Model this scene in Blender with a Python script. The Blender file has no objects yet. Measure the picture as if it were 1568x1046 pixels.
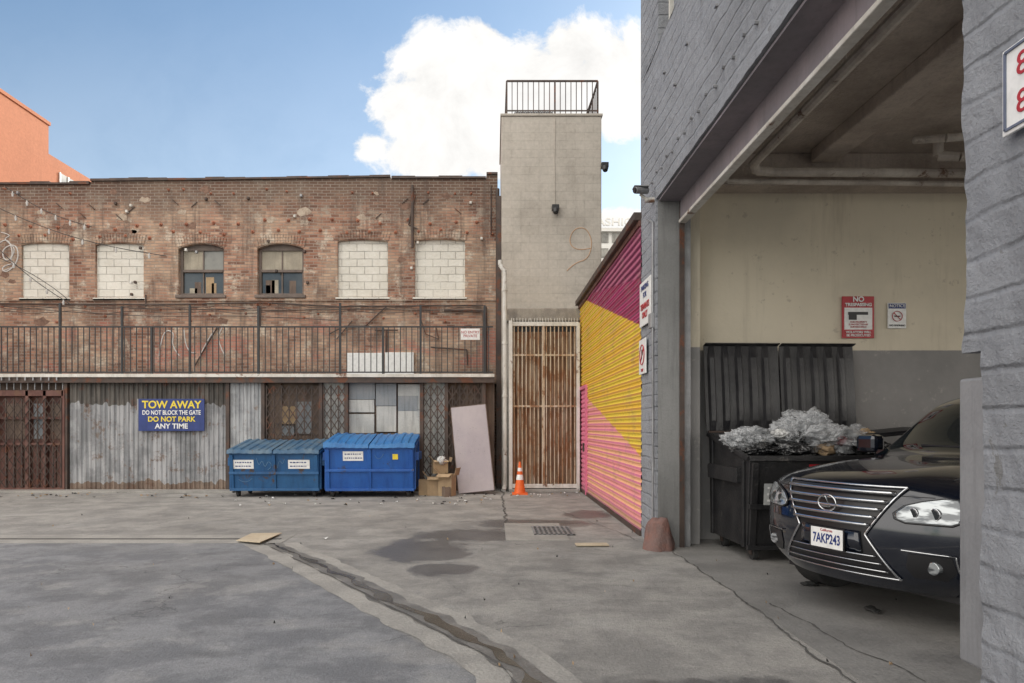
import bpy, bmesh, math, random
from mathutils import Vector, Matrix, noise as mn
from mathutils.bvhtree import BVHTree
random.seed(7)
S=bpy.context.scene
F=1045.3; HZ=652.; CX=756.; EYE=1.6
# survey helper: a vertical plane at distance d -> metres in X and Z
class PL:
    def __init__(s,d): s.d=d; s.k=d/F
    def x(s,p): return (p-CX)*s.k
    def z(s,p): return EYE+(HZ-p)*s.k
def GP(px,py):
    y=F*EYE/(py-HZ); return ((px-CX)*y/F,y)

# ---------------------------------------------------------------- materials
def nm(name):
    m=bpy.data.materials.new(name); m.use_nodes=True
    nt=m.node_tree; b=nt.nodes['Principled BSDF']; return m,nt,b
def nd(nt,t,**k):
    n=nt.nodes.new(t)
    for a,v in k.items():
        if a.startswith('i_'):
            key=a[2:]; key=int(key) if key.isdigit() else key.replace('_',' ')
            s=n.inputs[key]
            if isinstance(v,bpy.types.NodeSocket): nt.links.new(v,s)
            else: s.default_value=v
        else: setattr(n,a,v)
    return n
def c4(c): return (c[0],c[1],c[2],1)
def objc(nt): return nd(nt,'ShaderNodeTexCoord').outputs['Object']
def mp(nt,vec,sc=(1,1,1),loc=(0,0,0)):
    return nd(nt,'ShaderNodeMapping',i_0=vec,i_Scale=sc,i_Location=loc).outputs[0]
def noi(nt,vec,scale,detail=4,rough=.55,dist=0):
    return nd(nt,'ShaderNodeTexNoise',i_Vector=vec,i_Scale=scale,i_Detail=detail,i_Roughness=rough,i_Distortion=dist).outputs[0]
def ma(nt,op,a,b=0.,c=0.,clamp=False):
    n=nd(nt,'ShaderNodeMath',operation=op,i_0=a,i_1=b,i_2=c); n.use_clamp=clamp; return n.outputs[0]
def mr(nt,v,a,b,c=0.,d=1.,smooth=True):
    n=nd(nt,'ShaderNodeMapRange',i_0=v,i_1=a,i_2=b,i_3=c,i_4=d)
    if smooth: n.interpolation_type='SMOOTHSTEP'
    return n.outputs[0]
def mix(nt,f,a,b,mode='MIX'):
    if isinstance(a,tuple): a=c4(a)
    if isinstance(b,tuple): b=c4(b)
    return nd(nt,'ShaderNodeMixRGB',blend_type=mode,i_0=f,i_1=a,i_2=b).outputs[0]
def bump(nt,h,dist,strength=1.):
    return nd(nt,'ShaderNodeBump',i_Height=h,i_Distance=dist,i_Strength=strength).outputs[0]
def setb(nt,b,col=None,rough=None,metal=None,normal=None):
    for k,v in (('Base Color',col),('Roughness',rough),('Metallic',metal),('Normal',normal)):
        if v is None: continue
        if isinstance(v,bpy.types.NodeSocket): nt.links.new(v,b.inputs[k])
        elif isinstance(v,tuple): b.inputs[k].default_value=c4(v)
        else: b.inputs[k].default_value=v
def sep(nt,v): 
    n=nd(nt,'ShaderNodeSeparateXYZ',i_0=v); return n.outputs
def comb(nt,x=0.,y=0.,z=0.):
    return nd(nt,'ShaderNodeCombineXYZ',i_0=x,i_1=y,i_2=z).outputs[0]

def weather(name,c1,c2,scale=1.5,rough=.75,metal=0.,streak=.35,grain=.15,bmp=.004,rust=None,rustamt=.5,spec=None):
    m,nt,b=nm(name); o=objc(nt)
    col=mix(nt,mr(nt,noi(nt,o,scale,5,.6),.35,.65),c1,c2)
    st=noi(nt,mp(nt,o,(9,9,.7)),1.3,4,.65)
    col=mix(nt,mr(nt,st,.45,.75,0,streak),col,tuple(x*.35 for x in c1))
    g=noi(nt,o,38,3,.6)
    col=mix(nt,grain,col,mix(nt,g,(0,0,0),(1,1,1)),'OVERLAY')
    if rust:
        r=noi(nt,o,2.3,6,.7,.4)
        col=mix(nt,mr(nt,r,rustamt,rustamt+.08),col,mix(nt,g,rust,tuple(x*.4 for x in rust)))
    setb(nt,b,col,mr(nt,g,0,1,max(rough-.12,.05),min(rough+.12,1)),metal,bump(nt,g,bmp*1.5))
    if spec is not None: b.inputs['Specular IOR Level'].default_value=spec
    return m
def plain(name,c,rough=.5,metal=0.,coat=0.):
    m,nt,b=nm(name); o=objc(nt)
    n=noi(nt,o,14,3,.6)
    setb(nt,b,mix(nt,mr(nt,n,.35,.7,0,.35),c,tuple(x*.6 for x in c)),mr(nt,n,0,1,rough*.8,min(1,rough*1.2)),metal)
    b.inputs['Coat Weight'].default_value=coat; b.inputs['Coat Roughness'].default_value=.04
    return m

def brick_mat():
    m,nt,b=nm('old_brick'); o=objc(nt); s=sep(nt,o)
    w=noi(nt,o,1.1,2)
    v=comb(nt,s[0],ma(nt,'ADD',s[2],ma(nt,'MULTIPLY',w,.05)),0.)
    br=nd(nt,'ShaderNodeTexBrick',i_Vector=v,i_Scale=1.,i_Color1=(.0,.0,.0,1),i_Color2=(1,1,1,1),i_Mortar=(.5,.5,.5,1))
    br.inputs['Brick Width'].default_value=.225; br.inputs['Row Height'].default_value=.078
    br.inputs['Mortar Size'].default_value=.011; br.inputs['Mortar Smooth'].default_value=.3
    tone=nd(nt,'ShaderNodeSeparateColor',i_0=br.outputs['Color']).outputs[0]
    cr=nd(nt,'ShaderNodeValToRGB',i_0=tone); e=cr.color_ramp
    e.elements[0].color=(.15,.07,.048,1); e.elements[1].color=(.48,.31,.215,1)
    for p,c in ((.3,(.27,.13,.086)),(.6,(.36,.18,.12)),(.85,(.43,.245,.17))):
        x=e.elements.new(p); x.color=c4(c)
    big=noi(nt,o,.5,6,.62,.3)
    col=mix(nt,mr(nt,big,.40,.60,.0,.62),cr.outputs[0],(.51,.385,.275))
    n2=noi(nt,o,1.9,7,.74)
    col=mix(nt,mr(nt,n2,.53,.60,0,.72),col,(.60,.52,.42))
    n3=noi(nt,mp(nt,o,(1,1,1),(5,3,9)),1.0,6,.68)
    col=mix(nt,mr(nt,n3,.49,.62,0,.72),col,(.17,.095,.068))
    zb=ma(nt,'ADD',s[2],ma(nt,'MULTIPLY',n2,1.6))
    col=mix(nt,mr(nt,zb,7.7,8.6,0,.8),col,(.10,.06,.045))
    red=ma(nt,'MULTIPLY',mr(nt,s[2],4.55,4.2),mr(nt,noi(nt,mp(nt,o,(.55,1,1),(3.4,0,0)),1.0,5,.7),.54,.60))
    col=mix(nt,ma(nt,'MULTIPLY',red,.6),col,(.45,.16,.12))
    col=mix(nt,mr(nt,ma(nt,'ADD',s[2],n2),3.9,3.3,0,.55),col,(.12,.08,.06))
    mort=br.outputs['Fac']
    col=mix(nt,ma(nt,'MULTIPLY',mort,.7),col,mix(nt,n2,(.21,.17,.14),(.48,.42,.35)))
    st=noi(nt,mp(nt,o,(5,5,.45)),1.,5,.7)
    col=mix(nt,mr(nt,st,.49,.68,0,.6),col,(.11,.075,.06))
    h=ma(nt,'SUBTRACT',n2,ma(nt,'MULTIPLY',mort,1.))
    setb(nt,b,col,.92,None,bump(nt,h,.014))
    return m
def block_mat(name,c1,c2,mortar,axis='x',bw=.4,rh=.2,ms=.008,bmp=.006,dirt=.4,stain=(.12,.10,.09),wob=.03,rgh=.85,peel=None,mb=1.3,gs=11):
    m,nt,b=nm(name); o=objc(nt); s=sep(nt,o)
    w=noi(nt,o,2.2,3)
    v=comb(nt,s[0] if axis=='x' else s[1],ma(nt,'ADD',s[2],ma(nt,'MULTIPLY',w,wob)),0.)
    br=nd(nt,'ShaderNodeTexBrick',i_Vector=v,i_Scale=1.,i_Color1=c4(c1),i_Color2=c4(c2),i_Mortar=c4(mortar))
    br.inputs['Brick Width'].default_value=bw; br.inputs['Row Height'].default_value=rh
    br.inputs['Mortar Size'].default_value=ms; br.inputs['Mortar Smooth'].default_value=1.
    col=br.outputs['Color']
    n1=noi(nt,o,.9,6,.65)
    col=mix(nt,mr(nt,n1,.45,.7,0,dirt),col,stain)
    st=noi(nt,mp(nt,o,(7,7,.35)),1.,5,.7)
    col=mix(nt,mr(nt,st,.5,.8,0,dirt),col,stain)
    g=noi(nt,o,gs,7,.75)
    col=mix(nt,.30,col,mix(nt,g,(0,0,0),(1,1,1)),'OVERLAY')
    if peel:
        p=noi(nt,o,3.1,7,.72,.5)
        col=mix(nt,mr(nt,p,.63,.65,0,.8),col,peel)
    mw_=ma(nt,'MULTIPLY',br.outputs['Fac'],mr(nt,n1,.35,.6,.2,mb))
    h=ma(nt,'SUBTRACT',ma(nt,'MULTIPLY',g,2.4),mw_)
    setb(nt,b,col,rgh,None,bump(nt,h,bmp))
    return m

def ground_mat():
    m,nt,b=nm('worn_asphalt'); o=objc(nt); s=sep(nt,o)
    big=noi(nt,o,.35,6,.6); mid=noi(nt,o,1.6,7,.68,.2); fine=noi(nt,o,55,3,.7)
    col=mix(nt,mr(nt,mid,.38,.62),(.215,.207,.197),(.315,.302,.282))
    side=ma(nt,'ADD',ma(nt,'MULTIPLY',s[0],4.62),ma(nt,'MULTIPLY',s[1],3.06))
    side=ma(nt,'ADD',side,ma(nt,'MULTIPLY',mid,.5))
    dk=ma(nt,'MULTIPLY',mr(nt,side,13.4,12.9),mr(nt,s[1],9.7,9.5))
    asp=mix(nt,mr(nt,mid,.40,.60),(.15,.154,.166),(.225,.229,.24))
    col=mix(nt,dk,col,asp)
    col=mix(nt,mr(nt,big,.42,.66,0,.35),col,(.13,.125,.12))
    col=mix(nt,mr(nt,noi(nt,mp(nt,o,(1,1,1),(9,2,0)),1.1,6,.66),.52,.64,0,.34),col,(.37,.36,.345))
    st=noi(nt,mp(nt,o,(.8,1.8,1),(2,7,0)),1.,5,.7)
    col=mix(nt,mr(nt,st,.54,.68,0,.34),col,(.09,.09,.092))
    wet=None
    for (cx,cy,rx,ry) in ((.55,11.2,1.2,.55),(-.25,10.0,1.1,.7),(-.95,8.8,.8,.95),(-.55,7.6,.4,.5),(1.25,3.9,1.3,.5),(1.7,12.3,.5,.7),(3.0,4.6,.5,.7)):
        dx=ma(nt,'DIVIDE',ma(nt,'SUBTRACT',s[0],cx),rx); dy=ma(nt,'DIVIDE',ma(nt,'SUBTRACT',s[1],cy),ry)
        d=ma(nt,'SQRT',ma(nt,'ADD',ma(nt,'MULTIPLY',dx,dx),ma(nt,'MULTIPLY',dy,dy)))
        e=ma(nt,'SUBTRACT',1.,d); wet=e if wet is None else ma(nt,'MAXIMUM',wet,e)
    wet=ma(nt,'ADD',wet,ma(nt,'MULTIPLY',ma(nt,'SUBTRACT',mid,.5),2.0))
    wm=mr(nt,wet,.02,.34)
    col=mix(nt,ma(nt,'MULTIPLY',wm,.68),col,(.048,.048,.052))
    dv=nd(nt,'ShaderNodeVectorMath',operation='ADD',i_0=o,i_1=nd(nt,'ShaderNodeTexNoise',i_Vector=o,i_Scale=2.2,i_Detail=5).outputs[1]).outputs[0]
    vo=nd(nt,'ShaderNodeTexVoronoi',feature='DISTANCE_TO_EDGE',i_Vector=dv,i_Scale=.3)
    ck=ma(nt,'MULTIPLY',mr(nt,vo.outputs[0],.005,.001),mr(nt,big,.46,.54))
    col=mix(nt,ma(nt,'MULTIPLY',ck,.5),col,(.06,.06,.06))
    sp=nd(nt,'ShaderNodeTexVoronoi',i_Vector=o,i_Scale=26.).outputs[0]
    col=mix(nt,mr(nt,sp,.12,.05,0,.5),col,(.07,.07,.07))
    g2=noi(nt,o,17,5,.8)
    col=mix(nt,.40,col,mix(nt,fine,(0,0,0),(1,1,1)),'OVERLAY')
    col=mix(nt,.34,col,mix(nt,g2,(0,0,0),(1,1,1)),'OVERLAY')
    setb(nt,b,col,mr(nt,wm,0,1,.85,.32),None,bump(nt,ma(nt,'ADD',fine,ma(nt,'MULTIPLY',g2,1.5)),.008))
    return m

def mural_mat():
    m,nt,b=nm('painted_mural'); o=objc(nt); s=sep(nt,o)
    y=s[1]; z=s[2]
    slat=ma(nt,'FRACT',ma(nt,'MULTIPLY',z,1/.11))
    line=mr(nt,slat,.66,.74,smooth=False)
    slat2=mr(nt,ma(nt,'FRACT',ma(nt,'MULTIPLY',z,1/.33)),.5,.55,smooth=False)
    ty=ma(nt,'DIVIDE',ma(nt,'SUBTRACT',y,9.9),7.1)
    l1=ma(nt,'ADD',ma(nt,'MULTIPLY',ty,1.75),3.05)
    l1b=ma(nt,'ADD',ma(nt,'MULTIPLY',ty,1.05),3.75)
    l2=ma(nt,'ADD',ma(nt,'MULTIPLY',ty,1.35),1.15)
    def above(l): return mr(nt,ma(nt,'SUBTRACT',z,l),-.01,.01,smooth=False)
    low=mix(nt,slat2,(.80,.44,.25),(.78,.32,.30)); low=mix(nt,line,low,(.70,.20,.33))
    yel=mix(nt,slat2,(.78,.59,.06),(.80,.52,.05)); yel=mix(nt,line,yel,(.55,.26,.05))
    mag=mix(nt,slat2,(.38,.04,.13),(.46,.05,.18)); mag=mix(nt,line,mag,(.16,.02,.06))
    pur=mix(nt,line,(.22,.03,.10),(.44,.11,.20))
    col=mix(nt,above(l2),low,yel); col=mix(nt,above(l1),col,mag); col=mix(nt,above(l1b),col,pur)
    pk=ma(nt,'MULTIPLY',mr(nt,y,15.6,15.62,smooth=False),mr(nt,z,2.5,2.48,smooth=False))
    col=mix(nt,pk,col,(.74,.20,.32))
    n=noi(nt,o,2.,6,.65)
    col=mix(nt,mr(nt,n,.5,.75,0,.4),col,(.28,.19,.16))
    st=noi(nt,mp(nt,o,(7,7,.4)),1.,5,.7)
    col=mix(nt,mr(nt,st,.52,.75,0,.35),col,(.2,.13,.11))
    col=mix(nt,mr(nt,z,.35,0,0,.6),col,(.16,.12,.11))
    setb(nt,b,col,.6,None,bump(nt,n,.004))
    return m

def corr_mat(name,lo,hi,rustc,ra=.56):
    m,nt,b=nm(name); o=objc(nt)
    st=noi(nt,mp(nt,o,(6,6,.5)),1.,5,.7)
    col=mix(nt,mr(nt,st,.38,.62),lo,hi)
    g=noi(nt,o,1.4,6,.7)
    col=mix(nt,mr(nt,g,.48,.62,0,.45),col,tuple(x*.45 for x in lo))
    r=noi(nt,o,3.5,7,.75)
    col=mix(nt,mr(nt,r,ra,ra+.08,0,.75),col,rustc)
    setb(nt,b,col,.6,.1,bump(nt,r,.006))
    return m
def rust_gate_mat(name,a,b_,c_):
    m,nt,b=nm(name); o=objc(nt)
    st=noi(nt,mp(nt,o,(10,10,.6)),1.,5,.7); n=noi(nt,o,3,6,.7)
    col=mix(nt,mr(nt,st,.38,.62),a,b_)
    col=mix(nt,mr(nt,n,.48,.60,0,.85),col,(.22,.095,.04))
    col=mix(nt,mr(nt,noi(nt,mp(nt,o,(12,12,.8),(4,4,4)),1.,4,.6),.52,.62,0,.8),col,c_)
    setb(nt,b,col,.85,None,bump(nt,n,.006)); return m
def wall_split_mat():
    m,nt,b=nm('garage_two_tone_paint'); o=objc(nt); s=sep(nt,o)
    n=noi(nt,o,.8,6,.6); st=noi(nt,mp(nt,o,(3,3,.3)),1.,5,.7); g=noi(nt,o,6,6,.7)
    up=mix(nt,mr(nt,n,.35,.7),(.67,.60,.475),(.57,.515,.41))
    up=mix(nt,mr(nt,st,.50,.75,0,.45),up,(.33,.28,.21))
    up=mix(nt,mr(nt,g,.62,.68,0,.5),up,(.36,.31,.25))
    lo=mix(nt,mr(nt,n,.35,.7),(.265,.255,.25),(.20,.195,.192))
    lo=mix(nt,mr(nt,g,.60,.67,0,.5),lo,(.38,.36,.33))
    col=mix(nt,mr(nt,ma(nt,'ADD',s[2],ma(nt,'MULTIPLY',g,.012)),2.66,2.672),lo,up)
    setb(nt,b,col,.8,None,bump(nt,g,.006)); return m
def lot_glass(name,c,r=.06):
    m,nt,b=nm(name); o=objc(nt); n=noi(nt,o,1.4,4)
    setb(nt,b,mix(nt,mr(nt,n,.35,.7),c,tuple(x*.3 for x in c)),r); b.inputs['Specular IOR Level'].default_value=.6
    return m
def bag_mat(name,c,tr):
    m,nt,b=nm(name); o=objc(nt); n=noi(nt,o,6,3,.55,1.8)
    setb(nt,b,mix(nt,mr(nt,n,.38,.62),c,tuple(x*.7 for x in c)),.07,None,bump(nt,n,.07))
    b.inputs['Specular IOR Level'].default_value=1.
    if tr>0:
        t=nd(nt,'ShaderNodeBsdfTransparent'); mx=nd(nt,'ShaderNodeMixShader',i_0=mr(nt,n,.40,.60,min(.85,tr*1.4),tr*.6))
        nt.links.new(b.outputs[0],mx.inputs[1]); nt.links.new(t.outputs[0],mx.inputs[2])
        nt.links.new(mx.outputs[0],nt.nodes['Material Output'].inputs[0])
    return m

BRICK=brick_mat()
GREYW=block_mat('grey_painted_masonry',(.30,.312,.342),(.32,.332,.362),(.265,.277,.305),'y',7.3,.17,.022,.024,.40,(.165,.17,.182),.06,.8,(.20,.198,.195),.9,8)
GREYX=block_mat('grey_painted_masonry_end',(.22,.225,.235),(.27,.275,.285),(.2,.2,.21),'x',.62,.205,.010,.02,.3,(.12,.12,.12),.05,.7)
TOWER=block_mat('painted_concrete_block',(.475,.43,.375),(.50,.455,.40),(.41,.37,.325),'x',.46,.215,.008,.003,.45,(.31,.275,.235),.0)
FILL=block_mat('white_block_infill',(.70,.67,.60),(.76,.73,.66),(.46,.44,.39),'x',.40,.20,.012,.012,.25,(.46,.42,.35),.02)
GROUND=ground_mat(); MURAL=mural_mat(); SPLIT=wall_split_mat()
CORR=corr_mat('weathered_galvanised',(.22,.225,.235),(.40,.40,.41),(.16,.10,.07),.54); CORRD=corr_mat('grimy_galvanised',(.06,.055,.05),(.14,.125,.11),(.13,.06,.04)); CORRB=corr_mat('rusty_sheet_foot',(.15,.10,.075),(.24,.18,.14),(.13,.07,.045))
RUSTG=rust_gate_mat('rusted_sheet',(.15,.08,.045),(.30,.20,.13),(.36,.29,.22)); RUSTB=rust_gate_mat('rusted_cream_bars',(.30,.17,.09),(.48,.40,.29),(.52,.45,.36))
CONC=weather('worn_concrete',(.33,.316,.292),(.25,.24,.224),2.,.85,0,.15,.35,.006)
CONCD=weather('damp_concrete',(.13,.126,.118),(.20,.19,.176),2.5,.40,0,.2,.3,.006)
CRACK=weather('dark_joint',(.075,.072,.068),(.11,.105,.10),4,.9)
WATER=weather('wet_silt',(.06,.055,.045),(.10,.09,.075),3,.15,0,.1,.1,.002)
SLAB=weather('garage_slab',(.245,.238,.227),(.175,.17,.163),1.2,.6,0,.15,.4,.005)
DARKMET=weather('dark_rusty_metal',(.065,.05,.045),(.10,.072,.06),4,.6,.4,.2,.2,.002,(.20,.08,.045),.54)
REDGATE=weather('maroon_gate_paint',(.11,.045,.036),(.165,.08,.063),3,.6,.1,.45,.2,.003,(.2,.10,.06),.58)
BLACK=plain('black_paint',(.02,.02,.022),.45)
GREYMET=weather('grey_metal',(.32,.32,.33),(.22,.22,.225),3,.5,.4,.3,.15,.002)
WHITEP=weather('old_white_paint',(.66,.64,.60),(.54,.51,.46),3,.6,0,.35,.15,.003,(.24,.12,.07),.60)
WHITE=plain('sign_white',(.78,.78,.77),.4)
REDS=plain('sign_red',(.42,.02,.03),.4)
BLUES=weather('sign_blue',(.012,.03,.15),(.02,.04,.19),3,.4,0,.3,.1,.001)
YELS=plain('sign_yellow',(.80,.62,.05),.5)
PANELW=weather('pale_board',(.50,.50,.48),(.36,.37,.37),1.5,.7,0,.55,.2,.002,(.17,.11,.08),.62)
PANELB=weather('blue_grey_board',(.21,.235,.26),(.28,.29,.30),1.5,.7,0,.5,.2,.002)
PANELD=weather('brown_board',(.12,.085,.068),(.18,.13,.10),2.,.8,0,.5,.25,.003)
PINKB=weather('faded_pink_board',(.40,.355,.37),(.345,.305,.33),1.2,.6,0,.12,.1,.001)
BLUE1=weather('blue_dumpster_steel',(.012,.075,.20),(.02,.10,.24),2.,.42,.1,.4,.2,.003,(.10,.06,.04),.58)
BLUE2=weather('bright_blue_dumpster_steel',(.01,.075,.31),(.015,.10,.37),2.,.38,.1,.35,.15,.003,(.07,.06,.06),.62)
BLID1=weather('blue_plastic_lid',(.035,.10,.19),(.10,.16,.22),2.5,.55,0,.4,.25,.002,(.17,.15,.13),.60)
BLID2=weather('bright_blue_plastic_lid',(.02,.13,.36),(.03,.17,.42),2.5,.45,0,.3,.2,.002,(.12,.17,.26),.62)
BKD=weather('black_dumpster_steel',(.018,.018,.02),(.032,.031,.032),3.,.38,.2,.2,.2,.003,(.16,.15,.14),.64)
BKL=weather('black_plastic_lid',(.016,.016,.019),(.035,.034,.036),3.,.35,0,.3,.25,.002,(.11,.10,.09),.65)
RUBBER=plain('rubber',(.025,.025,.025),.8)
CARD=weather('cardboard',(.42,.30,.18),(.34,.24,.15),4,.9,0,.2,.1,.001)
WOODP=weather('pale_plank',(.52,.44,.32),(.44,.36,.26),3,.8,0,.2,.15,.001)
ORANGE=plain('cone_orange',(.75,.13,.02),.5)
ORW=block_mat('orange_stucco',(.50,.20,.11),(.52,.215,.12),(.46,.185,.10),'y',3.,1.6,.01,.002,.25,(.36,.15,.085),.0)
FARW=weather('far_white_paint',(.66,.65,.62),(.60,.59,.56),.3,.8,0,.1,.05,.001)
CEIL=weather('garage_ceiling_paint',(.50,.43,.375),(.34,.285,.245),.9,.85,0,.3,.25,.010)
PIPEM=weather('pipe_paint',(.60,.55,.49),(.40,.35,.31),2.,.7,0,.3,.15,.002,(.2,.12,.08),.6)
PURPLE=weather('mauve_grey_paint',(.27,.235,.255),(.19,.175,.19),1.,.6,.1,.3,.15,.002)
WINF=weather('brown_window_frame',(.17,.13,.11),(.12,.095,.08),3,.7)
WGL=lot_glass('dusty_glass',(.24,.23,.20),.25); WGD=lot_glass('dark_glass',(.07,.075,.075),.12)
WBL=weather('dusty_blind',(.42,.37,.29),(.30,.265,.21),2,.8)
TERRA=weather('rust_anchor',(.42,.17,.10),(.30,.12,.075),6,.85)
BAGC=bag_mat('clear_plastic',(.74,.76,.79),.55); BAGK=bag_mat('black_plastic',(.02,.02,.022),0.)
BAGW=bag_mat('white_plastic',(.62,.62,.61),0.)
REDST=weather('red_guard_paint',(.22,.11,.09),(.17,.11,.10),5,.8,0,.3,.25,.01)
GRAF=plain('graffiti_white',(.58,.56,.54),.7); GRAFO=plain('graffiti_orange',(.54,.33,.20),.8); GRAFB=plain('faint_scratch_blue',(.10,.21,.34),.6)
m,nt,b=nm('car_paint_black'); setb(nt,b,(.006,.009,.018),.16,.3); b.inputs['Coat Weight'].default_value=1; b.inputs['Coat Roughness'].default_value=.02
o=objc(nt); setb(nt,b,None,mr(nt,noi(nt,o,6,4),.3,.8,.10,.24)); CARP=m
CHROME=plain('chrome',(.55,.56,.58),.2,1.)
m,nt,b=nm('car_glass'); setb(nt,b,(.012,.016,.018),.03); b.inputs['Specular IOR Level'].default_value=1.; CARG=m
m,nt,b=nm('headlamp_lens'); o=objc(nt); setb(nt,b,mix(nt,mr(nt,noi(nt,mp(nt,o,(6,6,22)),1.,3),.42,.58),(.08,.09,.10),(.42,.45,.47)),.06,.5); b.inputs['Coat Weight'].default_value=1.; LAMP=m
GRL=plain('grille_black',(.012,.012,.014),.35)

# ---------------------------------------------------------------- builders
GROUPS=[]
def grp(name):
    e=bpy.data.objects.new(name,None); e.empty_display_size=.3; S.collection.objects.link(e); GROUPS.append(e); return e
class MB:
    def __init__(s,M=None): s.v=[]; s.f=[]; s.M=M or Matrix.Identity(4)
    def add(s,vs,fs):
        n=len(s.v); s.v+=[tuple(s.M@Vector(v)) for v in vs]; s.f+=[tuple(i+n for i in f) for f in fs]; return s
    def box(s,x0,x1,y0,y1,z0,z1,R=None):
        v=[(x,y,z) for x in (x0,x1) for y in (y0,y1) for z in (z0,z1)]
        if R is not None: v=[tuple(R@Vector(p)) for p in v]
        return s.add(v,[(0,1,3,2),(4,6,7,5),(0,4,5,1),(2,3,7,6),(0,2,6,4),(1,5,7,3)])
    def cyl(s,p0,p1,r,n=10,r1=None):
        p0=Vector(p0);p1=Vector(p1);d=(p1-p0).normalized(); r1=r if r1 is None else r1
        a=d.orthogonal().normalized(); b=d.cross(a); vs=[]
        for i in range(n):
            t=2*math.pi*i/n; w=a*math.cos(t)+b*math.sin(t); vs+=[tuple(p0+w*r),tuple(p1+w*r1)]
        fs=[(2*i,2*((i+1)%n),2*((i+1)%n)+1,2*i+1) for i in range(n)]
        fs+=[tuple(2*i for i in range(n))[::-1],tuple(2*i+1 for i in range(n))]
        return s.add(vs,fs)
    def pipe(s,pts,r,n=8):
        for a,b in zip(pts[:-1],pts[1:]): s.cyl(a,b,r,n)
        return s
    def bar(s,a,b,w,t=None):
        return s.cyl(a,b,w,4)
    def corr(s,x0,x1,y,z0,z1,pitch=.09,amp=.018,nz=1,jit=0.,zf0=None,zf1=None,off=0.):
        n=int((x1-x0)/pitch*4); vs=[];fs=[]
        for i in range(n+1):
            x=x0+(x1-x0)*i/n; dy=[0,-amp,-amp,0][i%4]
            za=zf0(x) if zf0 else z0; zb_=zf1(x) if zf1 else z1
            for k in range(nz+1):
                z=za+(zb_-za)*k/nz; d=y+dy+off+(mn.noise(Vector((x*1.3,z*1.3,y)))*jit if jit else 0)
                vs.append((x,d,z))
        for i in range(n):
            for k in range(nz):
                a=i*(nz+1)+k; fs.append((a,a+nz+1,a+nz+2,a+1))
        return s.add(vs,fs)
    def obj(s,parent,name,mat,bevel=0,smooth=False,solid=0):
        me=bpy.data.meshes.new(name); me.from_pydata(s.v,[],s.f); me.update()
        bm=bmesh.new(); bm.from_mesh(me); bmesh.ops.recalc_face_normals(bm,faces=bm.faces); bm.to_mesh(me); bm.free()
        o=bpy.data.objects.new(name,me); S.collection.objects.link(o)
        me.materials.append(mat)
        if parent: o.parent=parent
        if smooth: me.polygons.foreach_set('use_smooth',[True]*len(me.polygons))
        if solid:
            md=o.modifiers.new('s','SOLIDIFY'); md.thickness=solid
        if bevel:
            md=o.modifiers.new('b','BEVEL'); md.width=bevel; md.segments=2; md.limit_method='ANGLE'
        return o
def B(p,name,x0,x1,y0,y1,z0,z1,mat,bevel=0): return MB().box(x0,x1,y0,y1,z0,z1).obj(p,name,mat,bevel)
def text(p,name,s,size,loc,mat,rot=(math.pi/2,0,0),ext=.002,ax='CENTER',sx=1.,bold=0):
    cu=bpy.data.curves.new(name,'FONT'); cu.body=s; cu.size=size; cu.extrude=ext; cu.align_x=ax; cu.align_y='CENTER'; cu.offset=bold
    o=bpy.data.objects.new(name,cu); S.collection.objects.link(o); o.location=loc; o.rotation_euler=rot; o.scale=(sx,1,1)
    cu.materials.append(mat); o.parent=p; return o
def tube(p,name,pts,r,mat,smooth=True):
    cu=bpy.data.curves.new(name,'CURVE'); cu.dimensions='3D'; sp=cu.splines.new('POLY' if not smooth else 'NURBS')
    sp.points.add(len(pts)-1)
    for i,q in enumerate(pts): sp.points[i].co=(*q,1)
    if smooth: sp.use_endpoint_u=True; sp.order_u=3
    cu.bevel_depth=r; cu.bevel_resolution=1; cu.resolution_u=4
    o=bpy.data.objects.new(name,cu); S.collection.objects.link(o); cu.materials.append(mat); o.parent=p; return o
def slab(p,name,outer,holes,y,th,mat):
    cu=bpy.data.curves.new(name,'CURVE'); cu.dimensions='2D'; cu.fill_mode='BOTH'; cu.extrude=th/2
    for loop in [outer]+holes:
        sp=cu.splines.new('POLY'); sp.points.add(len(loop)-1); sp.use_cyclic_u=True
        for i,q in enumerate(loop): sp.points[i].co=(q[0],q[1],0,1)
    t=bpy.data.objects.new('tmp',cu); S.collection.objects.link(t); bpy.context.view_layer.update()
    me=bpy.data.meshes.new_from_object(t.evaluated_get(bpy.context.evaluated_depsgraph_get()))
    bpy.data.objects.remove(t); me.transform(Matrix.Translation((0,y+th/2,0))@Matrix.Rotation(math.pi/2,4,'X'))
    me.name=name; me.materials.clear(); me.materials.append(mat)
    o=bpy.data.objects.new(name,me); S.collection.objects.link(o); o.parent=p; return o
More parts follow.
